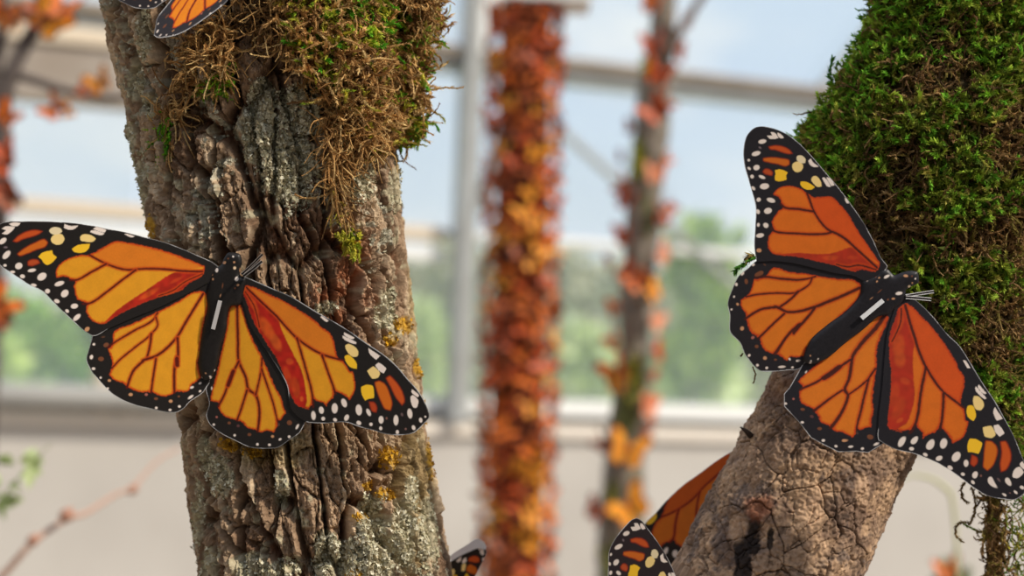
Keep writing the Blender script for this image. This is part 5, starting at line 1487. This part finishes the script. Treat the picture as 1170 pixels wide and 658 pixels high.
br = [P(760, 74, ZT), P(768, 52, ZT - .03), P(782, 28, ZT - .05), (P(800, 0, ZT - .07)), P(830, -45, ZT - .1)]
tubeob('branch', spline(br, np.linspace(0, 4, 24)), np.linspace(.0095, .006, 24), material('branch_bark', color=srgb(140, 120, 104), rough=.9), thin, sides=10)
ms = []
for cx_, cy_, rx_, ry_, n_ in ((727, 185, 7, 18, 90), (738, 75, 5, 10, 30), (726, 432, 6, 24, 50), (699, 572, 4, 22, 40), (727, 575, 4, 22, 40), (698, 640, 6, 18, 40)):
    s = np.c_[RNG.normal(cx_, rx_ * .6, n_), RNG.normal(cy_, ry_ * .6, n_)]
    ms.append(strands(P(s[:, 0], s[:, 1], ZT - .03 + RNG.normal(0, .006, n_)), RNG.normal(0, 1, (n_, 3)) - CF * .4, +.004 + .007 * RNG.random(n_), .0009 + .0008 * RNG.random(n_), pal(n_, *OLV), pal(n_, *G2), .5, .1, 5, 1.2, 6, .3))
v, f, c = join(ms); o_ = mk('moss', v, f, M_moss, thin, colors=c, smooth=False); o_['kind'] = 'stuff'
TB = [(748, 3, 'orange', 34), (748, 51, 'deep red-orange', 32), (752, 84, 'deep red-orange', 34), (747, 126, 'deep red-orange', 36), (758, 118, 'rusty brown', 26), (781, 22, 'deep red-orange', 26), (772, 60, 'rusty brown', 26), (723, 146, 'rusty brown', 20),
      (748, 197, 'pale peach', 28), (762, 181, 'orange', 18), (715, 213, 'deep red-orange', 30), (757, 237, 'rusty brown', 32), (719, 228, 'deep red-orange', 34), (753, 245, 'deep red-orange', 34), (715, 268, 'deep red-orange', 30), (756, 292, 'pale peach', 30),
      (718, 316, 'deep red-orange', 34), (728, 322, 'orange', 30), (744, 333, 'amber yellow', 32), (704, 350, 'orange', 26), (748, 365, 'pale peach', 30), (702, 388, 'orange', 28), (747, 404, 'deep red-orange', 30), (706, 424, 'orange', 44), (708, 438, 'amber yellow', 30),
      (742, 428, 'rusty brown', 24), (739, 465, 'pale peach', 34), (735, 455, 'deep red-orange', 22), (691, 504, 'rusty brown', 30), (717, 514, 'amber yellow', 46), (736, 490, 'rusty brown', 22), (683, 586, 'deep red-orange', 34), (719, 579, 'amber yellow', 50), (700, 300, 'rusty brown', 20), (712, 180, 'rusty brown', 16)]
for i_, (px, py, kd, s_) in enumerate(TB):
    xc = np.interp(py, [r[1] for r in R2], [r[0] for r in R2]); rr = np.interp(py, [r[1] for r in R2], [r[2] for r in R2])
    dx = np.clip((px - xc) / rr, -1.4, 1.4); nr = -CF * .9 + CR * dx * .9 + np.array([0, 0, random.uniform(-.1, .4)])
    pz = P(px, py, ZT - rr * ZT / FPX * math.sqrt(max(0, 1 - min(1, dx * dx))) - .030)
    rel = 'high up' if py < 100 else ('in the upper part' if py < 220 else ('near mid height' if py < 340 else ('low, above the wall' if py < 480 else 'in front of the concrete')))
    put(kd, pz, nr, s_ * ZT / FPX * 1.12, random.uniform(-1.0, 1.0), f'{kd} paper butterfly, {"left side" if dx < -.3 else ("right side" if dx > .3 else "front")} of the thin mossy tree, {rel}', 'butterflies on the thin mossy tree')

# -- branches at the left edge
ZL = 2.4
M_br = material('grey_branch', color=srgb(104, 94, 90), rough=.9, noise=(40, tuple(srgb(80, 72, 68)), .3, .7))
left = thing('leafless_tree', 'blurred dark grey tree at the left edge forking towards the top corner', 'tree', P(-24, 500, ZL) * np.array([1, 1, 0]))
b0 = P(-24, 500, ZL)
tk = [np.array([b0[0] - .01, b0[1], 0]), np.array([b0[0], b0[1], .6]), P(-14, 420, ZL), P(-6, 300, ZL), P(-1, 210, ZL), P(2, 150, ZL), P(6, 110, ZL)]
tubeob('trunk', spline(tk, np.linspace(0, 6, 60)), np.linspace(.018, .0105, 60), M_br, left, sides=14)
bk = [P(4, 120, ZL), P(14, 82, ZL), P(26, 56, ZL), P(40, 32, ZL), P(52, 8, ZL), P(58, -30, ZL), P(60, -80, ZL)]
tubeob('branch', spline(bk, np.linspace(0, 6, 40)), np.linspace(.0105, .008, 40), M_br, left, sides=12)
bk = [P(4, 130, ZL), P(-4, 80, ZL), P(2, 30, ZL), P(4, -30, ZL)]
tubeob('branch', spline(bk, np.linspace(0, 3, 30)), np.linspace(.009, .007, 30), M_br, left, sides=12)
bk = [P(14, 84, ZL), P(40, 92, ZL), P(80, 104, ZL), P(128, 112, ZL), P(165, 100, ZL)]
tubeob('branch', spline(bk, np.linspace(0, 4, 30)), np.linspace(.007, .004, 30), M_br, left, sides=10)
LB = [(4, 14, 'orange', 46), (14, 26, 'amber yellow', 30), (46, 6, 'rusty brown', 40), (56, 22, 'amber yellow', 50), (72, 10, 'orange', 40), (40, 20, 'orange', 30), (62, 124, 'orange', 34), (76, 126, 'amber yellow', 22), (114, 94, 'amber yellow', 34), (10, 132, 'orange', 36),
      (4, 172, 'deep red-orange', 34), (4, 188, 'deep red-orange', 38), (12, 226, 'rusty brown', 40), (2, 345, 'orange', 44), (6, 364, 'rusty brown', 34), (96, 106, 'rusty brown', 24), (2, 214, 'deep red-orange', 30)]
for i_, (px, py, kd, s_) in enumerate(LB):
    where = 'in the top left corner' if py < 60 else ('on the thin side branch at the upper left' if (py < 135 and px > 30) else ('on the left edge trunk above the wing' if py < 260 else 'at the left edge below the wing'))
    put(kd, P(px, py, ZL - .02), -CF + np.array([random.uniform(-.4, .4), 0, random.uniform(-.2, .5)]), s_ * ZL / FPX * 1.05, random.uniform(-1.2, 1.2), f'blurred {kd} paper butterfly {where}', 'butterflies on the left edge tree')

# -- budding twig and sprig at the lower left
ZW = 1.75
tw = thing('bare_twig', 'thin blurred twig with brown buds slanting across the lower left', 'twig', P(-30, 690, ZW))
pts = [P(-30, 690, ZW), P(8, 652, ZW), P(36, 621, ZW), P(74, 594, ZW + .02), P(98, 586, ZW + .04), P(130, 566, ZW + .08), P(152, 556, ZW + .10), P(178, 528, ZW + .14), P(205, 512, ZW + .18)]
tubeob('stem', spline(pts, np.linspace(0, 8, 60)), np.linspace(.0036, .0014, 60), material('twig_bark', color=srgb(176, 144, 128), rough=.9), tw, sides=8)
M_bud = material('bud', color=srgb(168, 124, 104), rough=.8, bump=(300, .5, .001))
for (bx_, by_, br_) in ((37, 618, .0050), (75, 590, .0062), (151, 560, .0046)):
    c_ = P(bx_, by_, ZW + (.1 if bx_ > 100 else 0)); t_ = np.linspace(0, 1, 10)
    pp = c_ + (t_[:, None] - .4) * np.array([.6, 0, .8]) * br_ * 2.6
    tubeob('bud', pp, br_ * np.sin(np.pi * np.clip(t_ * .92 + .06, 0, 1)) ** .7 + .0003, M_bud, tw, sides=12)
sg = thing('leafy_sprig', 'blurred pale green sprig at the left edge above the twig', 'sprig', P(-20, 600, ZW - .1))
v, f, c = join([strands(P(np.array([-16.]), np.array([592.]), ZW - .1), (CR * .6 + CU * .8)[None], np.array([.085]), np.array([.0012]), pal(1, [(150, 160, 90)], [1]), pal(1, [(150, 160, 90)], [1]), .02, 0, 8, .1, 0, .3)])
mk('stem', v, f, M_moss, sg, colors=c)
lv, lf, lc = leafcloud(18, .020, [(176, 190, 130), (190, 202, 150), (160, 176, 116)], [list(P(40, 514, ZW - .1)) + [.008], list(P(26, 532, ZW - .1)) + [.009], list(P(8, 556, ZW - .1)) + [.010], list(P(2, 572, ZW - .1)) + [.008]])
mk('leaves', lv, lf, M_leaf, sg, colors=lc, smooth=False)
# arching grass blade and one more butterfly at the lower right
ar = [P(1030, 548, 1.9), P(1046, 543, 1.9), P(1066, 548, 1.9), P(1080, 558, 1.9), P(1088, 572, 1.9), P(1094, 640, 1.9), P(1098, 760, 1.9)]
gb = tubeob('grass_blade', spline(ar, np.linspace(0, 6, 50)), np.r_[np.linspace(.0008, .0026, 25), np.linspace(.0026, .002, 25)], material('dry_grass', color=srgb(186, 184, 140), rough=.8), loc=ar[-1], sides=6)
tag(gb, 'faint blurred yellow-green arching grass blade between limb and right wing tip', 'grass blade')
lw = plant('shrub', 'blurred low green plant at the bottom between limb and mossy stem', 'shrub', 1086, 720, 3.0, 26, 655, [(90, 110, 60), (110, 130, 70)], .03, 240, stems=2)
put('orange', P(1083, 652, 2.85), -CF + np.array([0, 0, .3]), .05, .3, 'blurred orange paper butterfly at the bottom edge between limb and mossy stem')

M_wall2 = material('light_blocker_wall', color=srgb(120, 112, 98), rough=.95, noise=(2, tuple(srgb(96, 92, 76)), .3, .7))  # dark walls added out of view to cut ambient light on the trunks
v, f = boxw(-7, 7, 0, 3.6, -11.2, -11.0); structure(mk('blocker_wall_front', v, f, M_wall2, loc=wp(0, 0, -11), smooth=False), 'unseen solid wall added behind the viewpoint to cut ambient light', 'wall')
v, f = boxw(-7.2, -7.0, 0, 3.6, -11.2, -3.0); structure(mk('blocker_wall_left', v, f, M_wall2, loc=wp(-7, 0, -7), smooth=False), 'unseen solid wall added on the left to cut ambient light', 'wall')
# ------------------------------------------------------------------ daylight
w = bpy.data.worlds.new('sky'); sc.world = w; w.use_nodes = True
nt = w.node_tree; bg = nt.nodes['Background']
tc = nt.nodes.new('ShaderNodeTexCoord'); mp = nt.nodes.new('ShaderNodeMapping'); mp.inputs['Scale'].default_value = (1, 1, 2.2)
nz = nt.nodes.new('ShaderNodeTexNoise'); nz.inputs['Scale'].default_value = 5.5; nz.inputs['Detail'].default_value = 5; nz.inputs['Roughness'].default_value = .55
cr = nt.nodes.new('ShaderNodeValToRGB'); cr.color_ramp.elements[0].position = .42; cr.color_ramp.elements[1].position = .62
cr.color_ramp.elements[0].color = (.50, .60, .76, 1); cr.color_ramp.elements[1].color = (.76, .77, .80, 1)
nt.links.new(tc.outputs['Generated'], mp.inputs[0]); nt.links.new(mp.outputs[0], nz.inputs['Vector']); nt.links.new(nz.outputs['Fac'], cr.inputs['Fac'])
sp_ = nt.nodes.new('ShaderNodeSeparateXYZ'); nt.links.new(tc.outputs['Generated'], sp_.inputs[0])
mr = nt.nodes.new('ShaderNodeMapRange'); mr.inputs[1].default_value = 0.0; mr.inputs[2].default_value = .16; mr.inputs[3].default_value = .75; mr.inputs[4].default_value = 0; nt.links.new(sp_.outputs[2], mr.inputs[0])
mx = nt.nodes.new('ShaderNodeMix'); mx.data_type = 'RGBA'; nt.links.new(mr.outputs[0], mx.inputs[0]); nt.links.new(cr.outputs[0], mx.inputs[6]); mx.inputs[7].default_value = (.76, .78, .78, 1)
nt.links.new(mx.outputs[2], bg.inputs[0]); bg.inputs[1].default_value = 1.0
sun = bpy.data.lights.new('sun', 'SUN'); sun.energy = 3.2; sun.angle = math.radians(3); sun.color = (1, .91, .76)
so = bpy.data.objects.new('sun', sun); COL.objects.link(so); so.location = (3, -2, 5)
sd = Vector((.76, -.46, .78)).normalized()
so.rotation_euler = sd.to_track_quat('Z', 'Y').to_euler()
sc.view_settings.view_transform = 'Standard'; sc.view_settings.look = 'None'; sc.view_settings.gamma = 1; sc.view_settings.use_curve_mapping = False
sc.view_settings.exposure = 0.42
sc.cycles.use_denoising = True
sc.cycles.max_bounces = 8
sc.cycles.transparent_max_bounces = 12
for o_ in bpy.data.objects:
    if '_o' in o_.keys(): del o_['_o']
